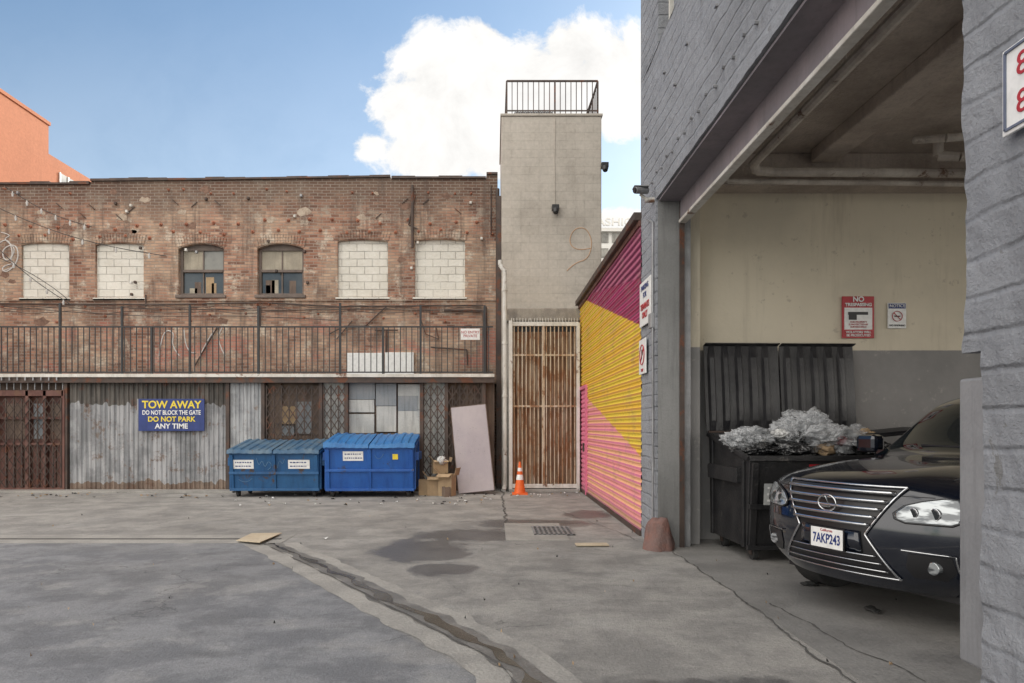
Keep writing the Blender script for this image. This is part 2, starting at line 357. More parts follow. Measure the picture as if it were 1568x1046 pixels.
def roughbox(p,name,x0,x1,y0,y1,z0,z1,step,amp,mat,seed=0.):
    bm=bmesh.new(); 
    def grid(o,u,v,nu,nv):
        vv=[[bm.verts.new(o+u*(i/nu)+v*(j/nv)) for j in range(nv+1)] for i in range(nu+1)]
        for i in range(nu):
            for j in range(nv): bm.faces.new((vv[i][j],vv[i+1][j],vv[i+1][j+1],vv[i][j+1]))
    X,Y,Z=Vector((x1-x0,0,0)),Vector((0,y1-y0,0)),Vector((0,0,z1-z0)); O=Vector((x0,y0,z0))
    nx,ny,nz=[max(1,int(a/step)) for a in (x1-x0,y1-y0,z1-z0)]
    grid(O,Y,Z,ny,nz); grid(O+X,Y,Z,1,1) ; grid(O,X,Z,nx,nz); grid(O+Y,X,Z,nx,nz); grid(O,X,Y,nx,ny); grid(O+Z,X,Y,1,1)
    bmesh.ops.remove_doubles(bm,verts=bm.verts,dist=.001)
    for v in bm.verts:
        q=v.co.copy()
        d=mn.noise_vector(q*3.1+Vector((seed,0,0)))*amp+mn.noise_vector(q*11)*amp*.45
        if q.z>z1-.01 or q.z<z0+.01: d.z=0
        v.co+=d
    me=bpy.data.meshes.new(name); bm.normal_update(); bmesh.ops.recalc_face_normals(bm,faces=bm.faces); bm.to_mesh(me); bm.free()
    me.polygons.foreach_set('use_smooth',[True]*len(me.polygons))
    me.materials.append(mat); o=bpy.data.objects.new(name,me); S.collection.objects.link(o); o.parent=p
    md=o.modifiers.new('e','EDGE_SPLIT'); md.split_angle=math.radians(50)
    return o
def arch(x0,x1,z0,z1,rise,n=12):
    pts=[(x0,z0),(x1,z0)]
    for i in range(n+1):
        t=i/n; pts.append((x1+(x0-x1)*t, z1-rise*(2*t-1)**2))
    return pts

# ---------------------------------------------------------------- ground
g=MB(); 
g.add([(-300,-60,0),(300,-60,0),(300,500,0),(-300,500,0)],[(0,1,2,3)]).obj(None,'ground',GROUND)
gu=grp('drainage_gutter')
L=[(-3.35,9.15),(-2.2,7.5),(-.95,5.65),(-.18,4.5),(.0,3.9),(.05,1.)]
R=[(-2.70,9.35),(-1.45,7.5),(-.25,5.75),(.40,4.75),(.62,3.9),(.70,1.)]
def lerp(a,b,t): return (a[0]+(b[0]-a[0])*t,a[1]+(b[1]-a[1])*t)
def band(t0,t1,z,name,mat,wob=0.):
    vs=[];fs=[]; pts=[]
    for i in range(len(L)-1):
        for k in range(16):
            pts.append((lerp(L[i],L[i+1],k/16),lerp(R[i],R[i+1],k/16)))
    pts.append((L[-1],R[-1]))
    for a,b in pts:
        w=mn.noise(Vector((a[0]*4,a[1]*4,t0)))*wob; w2=mn.noise(Vector((a[0]*4,a[1]*4,9+t1)))*wob
        for t in (t0+w,t1+w2): q=lerp(a,b,t); vs.append((q[0],q[1],z))
    for i in range(len(pts)-1): fs.append((2*i,2*i+1,2*i+3,2*i+2))
    MB().add(vs,fs).obj(gu,name,mat)
band(0,1,.004,'concrete_apron',CONC,.09); band(.38,.74,.008,'wet_channel',CONCD,.16); band(.36,.385,.012,'joint',CRACK,.04); band(.50,.60,.012,'water_line',WATER,.18)
B(gu,'cross_strip',-40,-2.9,9.3,9.98,-.05,.0045,CONC); B(gu,'cross_joint',-40,-3.0,9.58,9.66,-.04,.009,CRACK)
dr=grp('storm_drain_grate')
x0,y0=GP(775,828); x1,_=GP(862,828)
B(dr,'concrete_collar',x0,x1+.1,y0,11.15,-.05,.010,CONC,.004)
gm=MB()
gx0=x0+.42; 
for i in range(9): gm.box(gx0+i*.07,gx0+i*.07+.03,9.95,10.75,.010,.022)
for k in range(5): gm.box(gx0,gx0+.6,9.95+k*.19,9.98+k*.19,.010,.021)
gm.obj(dr,'grate_bars',GREYMET); B(dr,'pit_shade_plate',gx0,gx0+.6,9.95,10.75,.0,.012,BLACK)  # flat black plate, paints the dark of the hole under the bars
MB().box(2.29,12,-2,9.6,-.05,.006).obj(None,'garage_floor',SLAB)
pv=grp('pavement_seams')
sm=MB()
def seam(pts,w):
    for a,b in zip(pts[:-1],pts[1:]):
        n=max(2,int(math.dist(a,b)/.06)); 
        for i in range(n):
            p=lerp(a,b,i/n); q=lerp(a,b,(i+1)/n)
            def jj(p): return (p[0]+mn.noise(Vector((p[0]*3,p[1]*3,0)))*.06+mn.noise(Vector((p[0]*13,p[1]*13,0)))*.02,p[1]+mn.noise(Vector((p[0]*3,p[1]*3,5)))*.06)
            ww=w*(.5+abs(mn.noise(Vector((p[0]*6,p[1]*6,3))))*1.6)
            p=jj(p);q=jj(q); dx,dy=q[0]-p[0],q[1]-p[1]; l=math.hypot(dx,dy); nx,ny=-dy/l*ww/2,dx/l*ww/2
            sm.add([(p[0]-nx,p[1]-ny,.0105),(p[0]+nx,p[1]+ny,.0105),(q[0]+nx,q[1]+ny,.0105),(q[0]-nx,q[1]-ny,.0105)],[(0,1,2,3)])
seam([(2.27,9.),(2.29,6.5),(2.22,4.6),(2.2,2.)],.018); seam([GP(1180,925),GP(1300,990),GP(1420,1046)],.014)
seam([(.2,16.6),(.2,11.2)],.03); seam([(2.1,11.1),(1.1,11.2)],.02); seam([GP(1020,845),GP(905,800),GP(850,780)],.012)
sm.obj(pv,'seams',CRACK)
MB().box(-22,-6.2,16.2,16.68,-.05,.05).obj(None,'kerb',CONC,.01)

# ---------------------------------------------------------------- brick building
A=PL(16.7); Q=PL(17.9); XA,ZA,XQ,ZQ=A.x,A.z,Q.x,Q.z
bb=grp('brick_building')
wins=[(33,106,372,456,'f'),(146,220,372,456,'f'),(273,343,373,452,'w'),(394,465,373,452,'w'),(517,594,367,455,'f'),(635,712,366,455,'f'),(-85,-12,373,456,'f'),(-205,-130,373,456,'f')]
holes=[arch(XQ(a),XQ(b),ZQ(d),ZQ(c),.13 if k=='w' else .05) for a,b,c,d,k in wins]
XL,XR=-26.,XQ(762)
top=[(XR,ZQ(268)),(XQ(745),ZQ(268)),(XQ(744),ZQ(274)),(XQ(600),ZQ(274)),(XQ(598),ZQ(272)),(XQ(345),ZQ(276)),(XQ(140),ZQ(278)),(XQ(138),ZQ(283)),(XL,ZQ(284))]
slab(bb,'brick_front_wall',[(XL,2.7),(XR,2.7)]+top,holes,17.9,.28,BRICK)
B(bb,'rear_mass',XL,XR-.02,18.18,27,0,7.6,BRICK)
cp=MB()
for (a,b),(c,d) in zip(top[:-1],top[1:]):
    if abs(a-c)<.1: continue
    n=max(1,int(abs(a-c)/.5))
    for i in range(n):
        a1,b1=lerp((a,b),(c,d),i/n); c1,d1=lerp((a,b),(c,d),(i+1)/n); j0=random.uniform(-.015,.02); 
        cp.add([(a1,17.84,b1),(c1,17.84,d1),(c1,18.25,d1),(a1,18.25,b1),(a1,17.84,b1+.06+j0),(c1,17.84,d1+.06+j0),(c1,18.25,d1+.06+j0),(a1,18.25,b1+.06+j0)],[(0,1,2,3),(4,7,6,5),(0,4,5,1),(2,6,7,3),(0,3,7,4),(1,5,6,2)])
cp.obj(bb,'coping',DARKMET)
vo=MB()
for i,(a,b,c,d,k) in enumerate(wins):
    xa,xb,zt,zb=XQ(a),XQ(b),ZQ(c),ZQ(d)
    rise=.13 if k=='w' else .05
    n=18
    for j in range(n):
        t=(j+.5)/n; x=xa-.05+(xb-xa+.1)*t; z=zt-rise*(2*t-1)**2
        ang=-(.5-t)*.5
        Rm=Matrix.Translation((x,17.9,z+.14))@Matrix.Rotation(ang,4,'Y')
        vo.box(-.031,.031,-.018,.05,-.12,.12,Rm)
    if k=='f':
        mbf=MB().box(xa-.03,xb+.03,17.97+.015*(i%3),18.12,zb-.03,zt+.02); mbf.obj(bb,'block_infill_%d'%i,FILL)
        B(bb,'sill_%d'%i,xa-.05,xb+.05,17.86,17.965,zb-.09,zb-.01,FILL,.01)
    else:
        w=xb-xa; fm=MB()
        y=18.02
        fm.box(xa,xa+.07,y,y+.1,zb,zt); fm.box(xb-.07,xb,y,y+.1,zb,zt); fm.box(xa+.07,xb-.07,y,y+.1,zb,zb+.07); fm.box(xa+.07,xb-.07,y,y+.1,zt-.16,zt)
        zm=(zb+zt)/2-.02; fm.box(xa+.07,xb-.07,y-.02,y+.08,zm-.035,zm+.035); xm=(xa+xb)/2; fm.box(xm-.018,xm+.018,y+.02,y+.08,zb+.07,zm-.035); fm.box(xm-.015,xm+.015,y+.02,y+.08,zm+.035,zt-.16)
        fm.obj(bb,'window_frame_%d'%i,WINF,.004)
        B(bb,'upper_glass_%d'%i,xa+.05,xm,y+.045,y+.055,zm,zt-.1,WBL); B(bb,'upper_glass_r_%d'%i,xm,xb-.05,y+.045,y+.055,zm,zt-.1,WBL if i==3 else WGL)
        B(bb,'lower_glass_%d'%i,xa+.05,xb-.05,y+.055,y+.065,zb,zm,WGD)
        for q in range(4): px_=xa+.12+random.uniform(0,w-.5); B(bb,'clutter_%d_%d'%(i,q),px_,px_+random.uniform(.1,.3),y+.05,y+.054,zb+.08,zb+random.uniform(.2,.55),random.choice((WBL,PANELB,CARD,PANELD)))
        B(bb,'sill_%d'%i,xa-.06,xb+.06,17.84,18.02,zb-.08,zb,WINF,.01)
vo.obj(bb,'window_arches',BRICK)
B(bb,'string_course',XL,XR,17.86,17.9,ZQ(461),ZQ(458),BRICK); 
an=MB()
def ros(px,py,r=.05):
    x,z=XQ(px),ZQ(py); an.cyl((x,17.9,z),(x,17.865,z),r,8,r*.7); an.cyl((x,17.87,z),(x,17.82,z),r*.35,6)
px=8; k=0
while px<758:
    ros(px,340+ (16 if k%2 else 0)+random.uniform(-4,4)+ (8 if px<250 else 0)); px+=random.uniform(15,24); k+=1
for px in range(10,760,31): 
    if random.random()<.7: ros(px+random.uniform(-8,8),292+random.uniform(-4,5),.035)
for px in range(10,760,24):
    if random.random()<.6: ros(px+random.uniform(-8,8),480+random.uniform(-14,14),.035)
an.obj(bb,'wall_anchors',TERRA)
st=MB()
for _ in range(12):
    x=XQ(random.uniform(20,740)); z=ZQ(random.uniform(300,330)); st.bar((x,17.88,z),(x+random.choice((-1,1))*.16,17.88,z-.14),.012)
st.obj(bb,'iron_straps',DARKMET)
cd=MB()
def hp(pts,r=.02,y=17.84): cd.pipe([(XQ(a),y,ZQ(b)) for a,b in pts],r)
hp([(632,285),(632,380)],.035); hp([(636,300),(626,345),(640,352)],.02)
hp([(0,466),(260,467),(400,464),(520,470),(740,468)],.02); hp([(200,473),(430,476),(560,474),(735,478)],.012)
hp([(505,512),(528,500),(560,500),(592,470)],.018); hp([(516,520),(540,492)],.015); hp([(592,505),(592,540)],.03); hp([(575,506),(610,506)],.02)
hp([(400,470),(400,500)],.02); hp([(645,490),(652,512),(672,520),(668,500)],.012); hp([(680,476),(740,476),(742,520)],.03); hp([(660,532),(715,536),(716,560)],.02)
hp([(225,452),(225,470)],.02); hp([(335,500),(300,560)],.02)
hp([(762,290),(762,575)],.05,17.86); hp([(752,285),(752,360)],.02); hp([(744,470),(744,572)],.025)
cd.obj(bb,'conduits',DARKMET)
for i,pts in enumerate([[(0,395),(70,425),(110,462)],[(10,470),(200,488),(380,483),(520,492)]]):
    tube(bb,'cable_%d'%i,[(XQ(a),17.80-.03*(j%2),ZQ(b)) for j,(a,b) in enumerate(pts)],.009,BLACK)
# string of lamps sagging across the upper left of the wall
sl_=grp('string_lights'); bl=MB()
for n_,((a,b),(c,d),sg_) in enumerate((((-40,300),(262,396),16),((-30,345),(120,470),10),((20,292),(150,352),8))):
    pts=[]
    for j in range(25):
        t=j/24; pts.append((XQ(a+(c-a)*t),17.62,ZQ(b+(d-b)*t+sg_*math.sin(math.pi*t))))
    tube(sl_,'wire_%d'%n_,pts,.010,BLACK)
    for j in range(2,24,4): x,y,z=pts[j]; bl.cyl((x,y,z),(x,y,z-.05),.018,6); bl.cyl((x,y,z-.05),(x,y,z-.13),.035,8,.02)
bl.obj(sl_,'bulbs',GRAF)
for i in range(22):
    a=random.uniform(0,740); b=random.uniform(295,470); B(bb,'fixture_%d'%i,XQ(a),XQ(a)+.06,17.82,17.9,ZQ(b),ZQ(b)+.07,random.choice((DARKMET,WHITEP,GREYMET)),.01)
rb=MB().box(XQ(341),XQ(347),18.2,18.35,7.6,ZQ(268)); rb.obj(bb,'roof_vent',GREYMET)
B(bb,'white_panel',XQ(532),XQ(588),17.80,17.9,2.9,ZQ(541),WHITE,.01); B(bb,'white_panel_b',XQ(590),XQ(634),17.82,17.9,2.9,ZQ(540),WHITE,.01)
def scrib(name,pts,y,P,r,mat,par): tube(par,name,[(P.x(a),y,P.z(b)) for a,b in pts],r,mat)
scrib('tag_a',[(0,372),(12,362),(22,392),(8,402),(2,382),(25,372),(30,398),(10,420),(0,408),(20,404)],17.895,Q,.017,GRAF,bb)
scrib('tag_b',[(2,356),(20,360),(4,366),(26,380),(14,400),(28,408),(4,415)],17.895,Q,.013,GRAF,bb)
scrib('tag_c',[(244,545),(248,505),(268,508),(262,530),(275,545)],17.895,Q,.014,GRAF,bb)
scrib('tag_d',[(282,505),(284,545),(300,540)],17.895,Q,.014,GRAF,bb); scrib('tag_e',[(305,548),(322,510),(345,495),(330,520),(345,545)],17.895,Q,.014,GRAF,bb)
pt=[MB(),MB()]
for _ in range(46):
    x=XQ(random.uniform(5,750)); z=ZQ(random.uniform(285,560)); n=9; r=random.uniform(.05,.14)
    if any(XQ(a)-.2<x<XQ(b)+.2 and ZQ(d)-.2<z<ZQ(c)+.2 for a,b,c,d,k in wins): continue
    vs=[(x+r*1.6*math.cos(2*math.pi*i/n)*random.uniform(.6,1.2),17.8975,z+r*math.sin(2*math.pi*i/n)*random.uniform(.5,1.2)) for i in range(n)]
    random.choice(pt).add(vs,[tuple(range(n))])
pt[0].obj(bb,'mortar_smears',weather('mortar_smear',(.46,.38,.30),(.34,.26,.20),9,.95,0,.3,.5,.006)); pt[1].obj(bb,'soot_patches',weather('sooty_brick',(.16,.095,.07),(.24,.145,.105),12,.95,0,.3,.5,.006))
sg=grp('notice_sign'); B(sg,'plate',XA(706),XA(735),16.50,16.52,ZA(522),ZA(505),WHITE,.004); text(sg,'words','NO ENTRY\nPRIVATE',.09,(XA(720.5),16.495,ZA(513.5)),REDS)

# ---------------------------------------------------------------- lower storefront strip
lw=grp('corrugated_metal_wall')
zt=ZA(578)
B(lw,'backing',-22,XA(757),16.86,17.0,0,zt,PANELD)
B(lw,'infill_storey',-22,XA(757),17.0,17.9,0,zt-.02,PANELD)
jag=lambda x: 2.12+.18*mn.noise(Vector((x*2.2,0,1)))+.18*mn.noise(Vector((x*9,0,4)))
jag2=lambda x: .22+.14*mn.noise(Vector((x*1.6,3,1)))+.12*mn.noise(Vector((x*8,7,4)))
MB().corr(XA(106),XA(350),16.72,.06,zt-.03,.115,.03,nz=6,zf0=jag2,zf1=jag).obj(lw,'corrugated_sheet',CORR)
MB().corr(XA(106),XA(350),16.72,.06,zt-.03,.115,.03,nz=3,zf0=jag).obj(lw,'corrugated_sheet_grimy_top',CORRD)
MB().corr(XA(106),XA(350),16.72,.04,zt-.03,.115,.03,nz=1,zf1=jag2).obj(lw,'corrugated_sheet_rusty_foot',CORRB)
MB().corr(XA(352),XA(401),16.70,.35,zt-.06,.09,.02,nz=4,jit=.02).obj(lw,'pale_sheet',corr_mat('pale_sheet_metal',(.27,.28,.295),(.44,.45,.46),(.2,.14,.10),.58))
MB().corr(XA(490),XA(532),16.74,.25,zt-.06,.10,.02,nz=4,jit=.02).obj(lw,'pale_sheet_narrow',PANELW)
MB().corr(-22,XA(-120),16.72,.06,zt-.03,.115,.03,nz=6,jit=.03).obj(lw,'corrugated_sheet_west',CORR)
for i,(a,b,c,d,mt) in enumerate([(410,430,585,690,PANELD),(430,452,622,650,CARD),(430,450,652,668,PANELB),(452,478,615,665,PANELB),(478,491,590,668,PANELD),(533,574,584,612,PANELB),(533,573,612,632,PANELW),(533,573,634,664,PANELW),(575,607,587,622,PANELB),(576,607,622,662,PANELW),(609,645,588,628,PANELW),(609,647,628,665,PANELW),(609,640,606,630,PANELB),(533,646,664,750,PANELD),(410,491,668,750,PANELD)]):
    B(lw,'panel_%d'%i,XA(a),XA(b)-.01,16.76-.006*(i%5),16.87,ZA(d)+.01,ZA(c),mt,.005)
MB().corr(XA(648),XA(684),16.76,.1,zt-.06,.12,.02,nz=3,jit=.02).obj(lw,'grey_sheet',PANELW)
MB().corr(XA(684),XA(742),16.78,.1,zt-.06,.14,.02,nz=3,jit=.02).obj(lw,'brown_sheet',PANELD)
ps=MB()
for px in (103,350,404,492,531,646,684,741): ps.box(XA(px)-.045,XA(px)+.045,16.62,16.76,0,zt)
ps.box(XA(103),XA(742),16.64,16.75,zt-.12,zt-.03); ps.obj(lw,'posts',DARKMET,.006)
def scissor(name,xa,xb,z0,z1,y,nx,nz,mat,par,w=.014):
    m=MB(); dx=(xb-xa)/nx; dz=(z1-z0)/nz
    for i in range(nx+1): m.box(xa+i*dx-.012,xa+i*dx+.012,y-.02,y+.005,z0,z1)
    for i in range(nx):
        for k in range(nz):
            m.bar((xa+i*dx,y-.02,z0+k*dz),(xa+(i+1)*dx,y-.02,z0+(k+1)*dz),w); m.bar((xa+(i+1)*dx,y-.035,z0+k*dz),(xa+i*dx,y-.035,z0+(k+1)*dz),w)
    m.obj(par,name,mat)
sc=grp('scissor_gate')
scissor('lattice',XA(409),XA(490),.1,zt-.2,16.66,7,9,DARKMET,sc); scissor('lattice_b',XA(496),XA(530),.1,zt-.2,16.66,3,9,DARKMET,sc)
sc2=grp('scissor_gate'); scissor('lattice',XA(648),XA(738),.1,zt-.2,16.66,8,9,DARKMET,sc2)
rg=grp('maroon_gate')
B(rg,'header',XA(-125),XA(101),16.6,16.75,ZA(607),ZA(598),REDGATE,.01); B(rg,'sheet_low',XA(-125),XA(101),16.74,16.80,.02,ZA(680),PANELD)
B(rg,'sheet_up',XA(-125),XA(101),16.76,16.80,ZA(679),ZA(607),REDGATE); 
mb=MB(); x=XA(-125)
while x<XA(100): mb.box(x,x+.16,16.70,16.74,.05,ZA(680)); x+=.2
mb.obj(rg,'slats',REDGATE,.01)
mb=MB(); x=XA(-125)
while x<XA(100): mb.box(x,x+.02,16.62,16.64,ZA(597),zt-.03); x+=.17
mb.obj(rg,'top_pickets',GREYMET)
for i,(a,b,mt) in enumerate(((8,40,PANELD),(50,68,PANELB),(76,92,PANELD))): B(rg,'board_%d'%i,XA(a),XA(b),16.735,16.758,ZA(672),ZA(618),mt)
mb=MB()
for px in (-125,-60,-5,45,72,100): mb.box(XA(px)-.04,XA(px)+.04,16.6,16.7,0,ZA(598))
for pz in (680,748,640): mb.box(XA(-125),XA(100),16.61,16.69,ZA(pz)-.03,ZA(pz)+.03)
mb.obj(rg,'frame',REDGATE,.006); scissor('mesh',XA(2),XA(98),.1,ZA(610),16.60,8,8,DARKMET,rg,.010)

# walkway with railing
wk=grp('walkway_canopy'); zd=zt
B(wk,'deck',-22,XA(757),16.5,17.88,zd,zd+.05,GREYMET); B(wk,'fascia',-22,XA(757),16.46,16.5,zd-.01,zd+.07,WHITEP,.004); B(wk,'under_beam',-22,XA(757),16.50,16.60,zd-.14,zd-.005,DARKMET)
mb=MB(); x=-21.95
while x<XA(100): mb.box(x,x+.03,16.45,16.46,zd-.09,zd-.01); x+=.19
mb.obj(wk,'edge_brackets',GREYMET)
rl=grp('walkway_railing'); yr=16.55; zb=zd+.08; zr=ZA(503)
mb=MB(); x=-21.9
while x<XA(750): mb.box(x-.010,x+.010,yr-.008,yr+.008,zb+.04,zr); x+=.142+random.uniform(-.006,.006)
mb.obj(rl,'pickets',BLACK)
mb=MB().box(-22,XA(755),yr-.02,yr+.02,zr,zr+.035); mb.box(-22,XA(755),yr-.015,yr+.015,zb+.02,zb+.05)
for px in (-225,-110,3,98,192,237,295,399,523,588,645,742): 
    zz=ZA(468+random.uniform(-3,3)) if px not in (237,588) else zr
    mb.box(XA(px)-.025,XA(px)+.025,yr-.022,yr+.022,zd+.05,zz)
mb.obj(rl,'rails_and_posts',BLACK)
for i,(dz,a) in enumerate(((.0,0),(-.14,1),(-.05,2))):
    pts=[]; 
    for j in range(60):
        px=-225+j*16.4; pts.append((XA(px),yr,ZA(471)+dz+.03*math.sin(px*.06+a)+random.uniform(-.02,.02)))
    tube(rl,'barbed_wire_%d'%i,pts,.008,DARKMET)

# tow away sign
tw=grp('tow_away_sign')
ta,tb,tc,td=XA(214),XA(316),ZA(660),ZA(611)
B(tw,'panel',ta,tb,16.58,16.61,tc,td,BLUES,.006)
B(tw,'side_post',ta+.0,ta+.03,16.575,16.58,tc,td,GREYMET)
cx=(ta+tb)/2+.02
text(tw,'line_1','TOW AWAY',.25,(cx,16.575,td-.15),YELS,sx=1.,bold=.006); text(tw,'line_2','DO NOT BLOCK THE GATE',.15,(cx,16.575,td-.34),WHITE,sx=.76,bold=.003)
text(tw,'line_3','DO NOT PARK',.17,(cx,16.575,td-.50),YELS,sx=1.,bold=.004); text(tw,'line_4','ANY TIME',.17,(cx,16.575,td-.67),WHITE,sx=1.05,bold=.004)

# ---------------------------------------------------------------- tower
T=PL(17.3); tz=T.z(178)
twg=grp('concrete_block_tower')
B(twg,'shaft',T.x(768),T.x(921),17.3,20.5,0,tz,TOWER,.02); B(twg,'cap',T.x(768)-.03,T.x(921)+.03,17.27,20.53,tz,tz+.06,TOWER,.01)
B(twg,'dark_corner_joint',T.x(765)-.08,T.x(768)-.002,17.35,17.9,0,tz-2.,DARKMET)
mb=MB(); xa,xb=T.x(776),T.x(916); zt2=T.z(123)
n=17
for i in range(n+1):
    x=xa+(xb-xa)*i/n; w=.02 if i in(0,9,n) else .010; mb.box(x-w,x+w,17.38-w,17.38+w,tz+.06,zt2)
for y in (17.38,20.3): mb.box(xa,xb,y-.02,y+.02,zt2,zt2+.04); mb.box(xa,xb,y-.012,y+.012,tz+.16,tz+.19)
for x in (xa,xb):
    mb.box(x-.02,x+.02,17.4,20.3,zt2,zt2+.04); 
    for k in range(16): y=17.5+k*.185; mb.box(x-.008,x+.008,y-.008,y+.008,tz+.06,zt2)
mb.bar((xb-.3,17.5,tz+.06),(xb,17.4,zt2),.02)
mb.obj(twg,'roof_railing',DARKMET)
ac=MB().box(T.x(787),T.x(852),17.9,18.6,tz+.06,tz+.42); ac.obj(twg,'rooftop_unit',BLACK,.08)
mb=MB(); 
for i in range(16): x=T.x(790)+i*.065; mb.box(x,x+.02,17.87,17.9,tz+.12,tz+.38)
mb.obj(twg,'unit_louvres',GREYMET)
def wlamp(par,px,py,dx=0):
    x,z=T.x(px),T.z(py); m=MB().box(x-.09,x+.09,17.12,17.3,z-.03,z+.10); m.cyl((x,17.15,z-.03),(x,17.1,z-.13),.09,10,.06); m.obj(par,'housing',BLACK,.01)
wl=grp('wall_lamp'); wlamp(wl,850,322)
wl=grp('wall_lamp'); wlamp(wl,925,258)
tube(twg,'lamp_conduit',[(T.x(850),17.29,T.z(318)),(T.x(849),17.29,T.z(240)),(T.x(850),17.29,T.z(180))],.010,TOWER,False)
scrib('ghost_tag',[(868,415),(880,402),(900,398),(908,372),(898,348),(878,350),(870,372),(885,385),(905,380)],17.299,T,.011,GRAFO,twg)
B(twg,'ledge',T.x(772),T.x(890),17.05,17.3,T.z(494),T.z(474),weather('stained_ledge',(.36,.32,.27),(.25,.22,.19),3,.9,0,.3,.3,.01),.03)

# downspout
ds=grp('drain_pipe'); mb=MB()
mb.pipe([(XA(766),16.75,ZA(398)),(XA(766),16.75,ZA(405)),(XA(773),16.72,ZA(416)),(XA(773),16.72,.12),(XA(771),16.55,.03)],.055,10)
for z in (1.,2.3,3.6,4.9): mb.cyl((XA(773),16.72,z),(XA(773),16.72,z+.06),.07,10)
mb.obj(ds,'pipe',WHITEP,0,False); tube(ds,'old_pipe',[(XA(781),16.74,.1),(XA(781),16.74,2.),(XA(781),16.74,ZA(500))],.03,GREYMET)
# rusty gate: open bar frame with patched corrugated sheet behind
gt=grp('rusty_bar_gate'); xa,xb=XA(779),XA(886); zt3=ZA(498)
MB().corr(xa+.06,xb-.04,16.80,.12,zt3-.15,.155,.045,nz=6,jit=.03).obj(gt,'sheet',RUSTG)
B(gt,'gap_shade_sheet',xa+.05,xb-.03,16.86,16.9,.1,zt3,BLACK)  # black sheet painting in the darkness behind the bars
mb=MB(); mb.box(xa,xa+.09,16.6,16.72,0,zt3+.1); mb.box(xb-.06,xb+.02,16.6,16.72,0,zt3+.05); mb.box(xa,xb,16.62,16.70,zt3-.03,zt3+.07); mb.box(xa,xb,16.62,16.7,.08,.18)
mb.obj(gt,'frame',WHITEP,.006)
mb=MB()
for p in (544,622): mb.box(xa+.09,xb-.06,16.64,16.69,ZA(p)-.025,ZA(p)+.02)
for i in range(16): x=xa+.13+i*.0985; mb.box(x-.013,x+.013,16.645,16.665,.15,zt3)
mb.box(XA(832)-.03,XA(832)+.03,16.63,16.69,.15,zt3)
mb.obj(gt,'bars',RUSTB)
mb=MB()
for i in range(24): x=xa+.06+i*.07; mb.bar((x,16.66,zt3+.06),(x+random.uniform(-.02,.02),16.66,zt3+.17),.01)
mb.obj(gt,'spikes',WHITEP)
B(gt,'threshold',xa,xb,16.4,16.7,0,.06,CONC,.01)

# ---------------------------------------------------------------- mural shed
mu=grp('mural_shed_building')
vs=[];fs=[]; nz=int(4.5/.11)
prof=[]
for k in range(nz+1):
    z=.04+k*.11; prof+=[(0,z),(-.022,z+.02),(-.022,z+.07),(0,z+.09)]
prof=[p for p in prof if p[1]<=4.58]
NY=24
for p in prof:
    for j in range(NY+1): y=9.9+7.08*j/NY; vs.append((2.155+p[0]+.012*mn.noise(Vector((y*.9,p[1]*.8,2.))),y,p[1]))
for i in range(len(prof)-1):
    for j in range(NY): a=i*(NY+1)+j; fs.append((a,a+1,a+NY+2,a+NY+1))
MB().add(vs,fs).obj(mu,'mural_cladding',MURAL)
B(mu,'body',2.18,9.5,9.92,17.25,0,4.5,PANELD)
B(mu,'eaves_gutter',2.03,2.22,9.9,17.0,4.58,4.70,DARKMET,.01); B(mu,'drip',2.10,2.14,9.9,17.0,4.50,4.58,REDGATE)
mb=MB()
for y in (15.6,16.95): mb.box(2.09,2.14,y-.03,y+.03,.02,2.5)
mb.box(2.09,2.14,15.6,16.95,2.46,2.54); mb.obj(mu,'door_frame',plain('pink_paint',(.64,.17,.28),.6))
B(mu,'handle',2.06,2.1,15.8,15.86,1.0,1.2,DARKMET)
B(mu,'base_strip',2.11,2.17,9.9,17.,.0,.08,DARKMET)

# ---------------------------------------------------------------- distant buildings
ob=grp('orange_building')
B(ob,'tall_block',-30,-16.3,13,25.0,0,12.6,ORW); B(ob,'low_block',-29.9,-16.31,25.0,42,0,11.57,ORW)
B(ob,'parapet_tall',-30,-16.25,12.9,25.05,12.6,12.72,ORW)
mb=MB(); mf=MB()
for y in (25.6,28.2,31.,34):
    mb.box(-16.33,-16.28,y,y+1.5,9.9,11.1); 
    for k in range(4): mf.box(-16.28,-16.24,y+k*.5-.03,y+k*.5+.03,9.9,11.1)
    mf.box(-16.28,-16.24,y,y+1.5,10.45,10.52)
mb.obj(ob,'window_glass',WGL); mf.obj(ob,'window_frames',WHITE)
fb=grp('white_office_building'); D=PL(62.)
B(fb,'block',D.x(880),D.x(1150),62,80,0,D.z(352),FARW); B(fb,'cornice',D.x(880)-.3,D.x(1150),61.6,62,D.z(356),D.z(351),FARW)
mb=MB()
for r in range(8):
    for c in range(14):
        x=D.x(884)+c*1.05; z=D.z(372)-r*1.35; mb.box(x,x+.72,61.93,61.99,z-.0,z+.85)
mb.obj(fb,'windows',WGL)
text(fb,'roof_letters','FASHION',.95,(D.x(944),61.5,D.z(343)),FARW,ext=.08,sx=1.25,bold=.01)
nb=grp('unseen_sun_blocker'); B(nb,'front_block',3.75,16,10.0,17.4,0,12.5,GREYX); B(nb,'rear_block',5.4,16,17.42,24.5,0,12.5,GREYX)  # unseen masses, added to keep the low sun off the alley ground

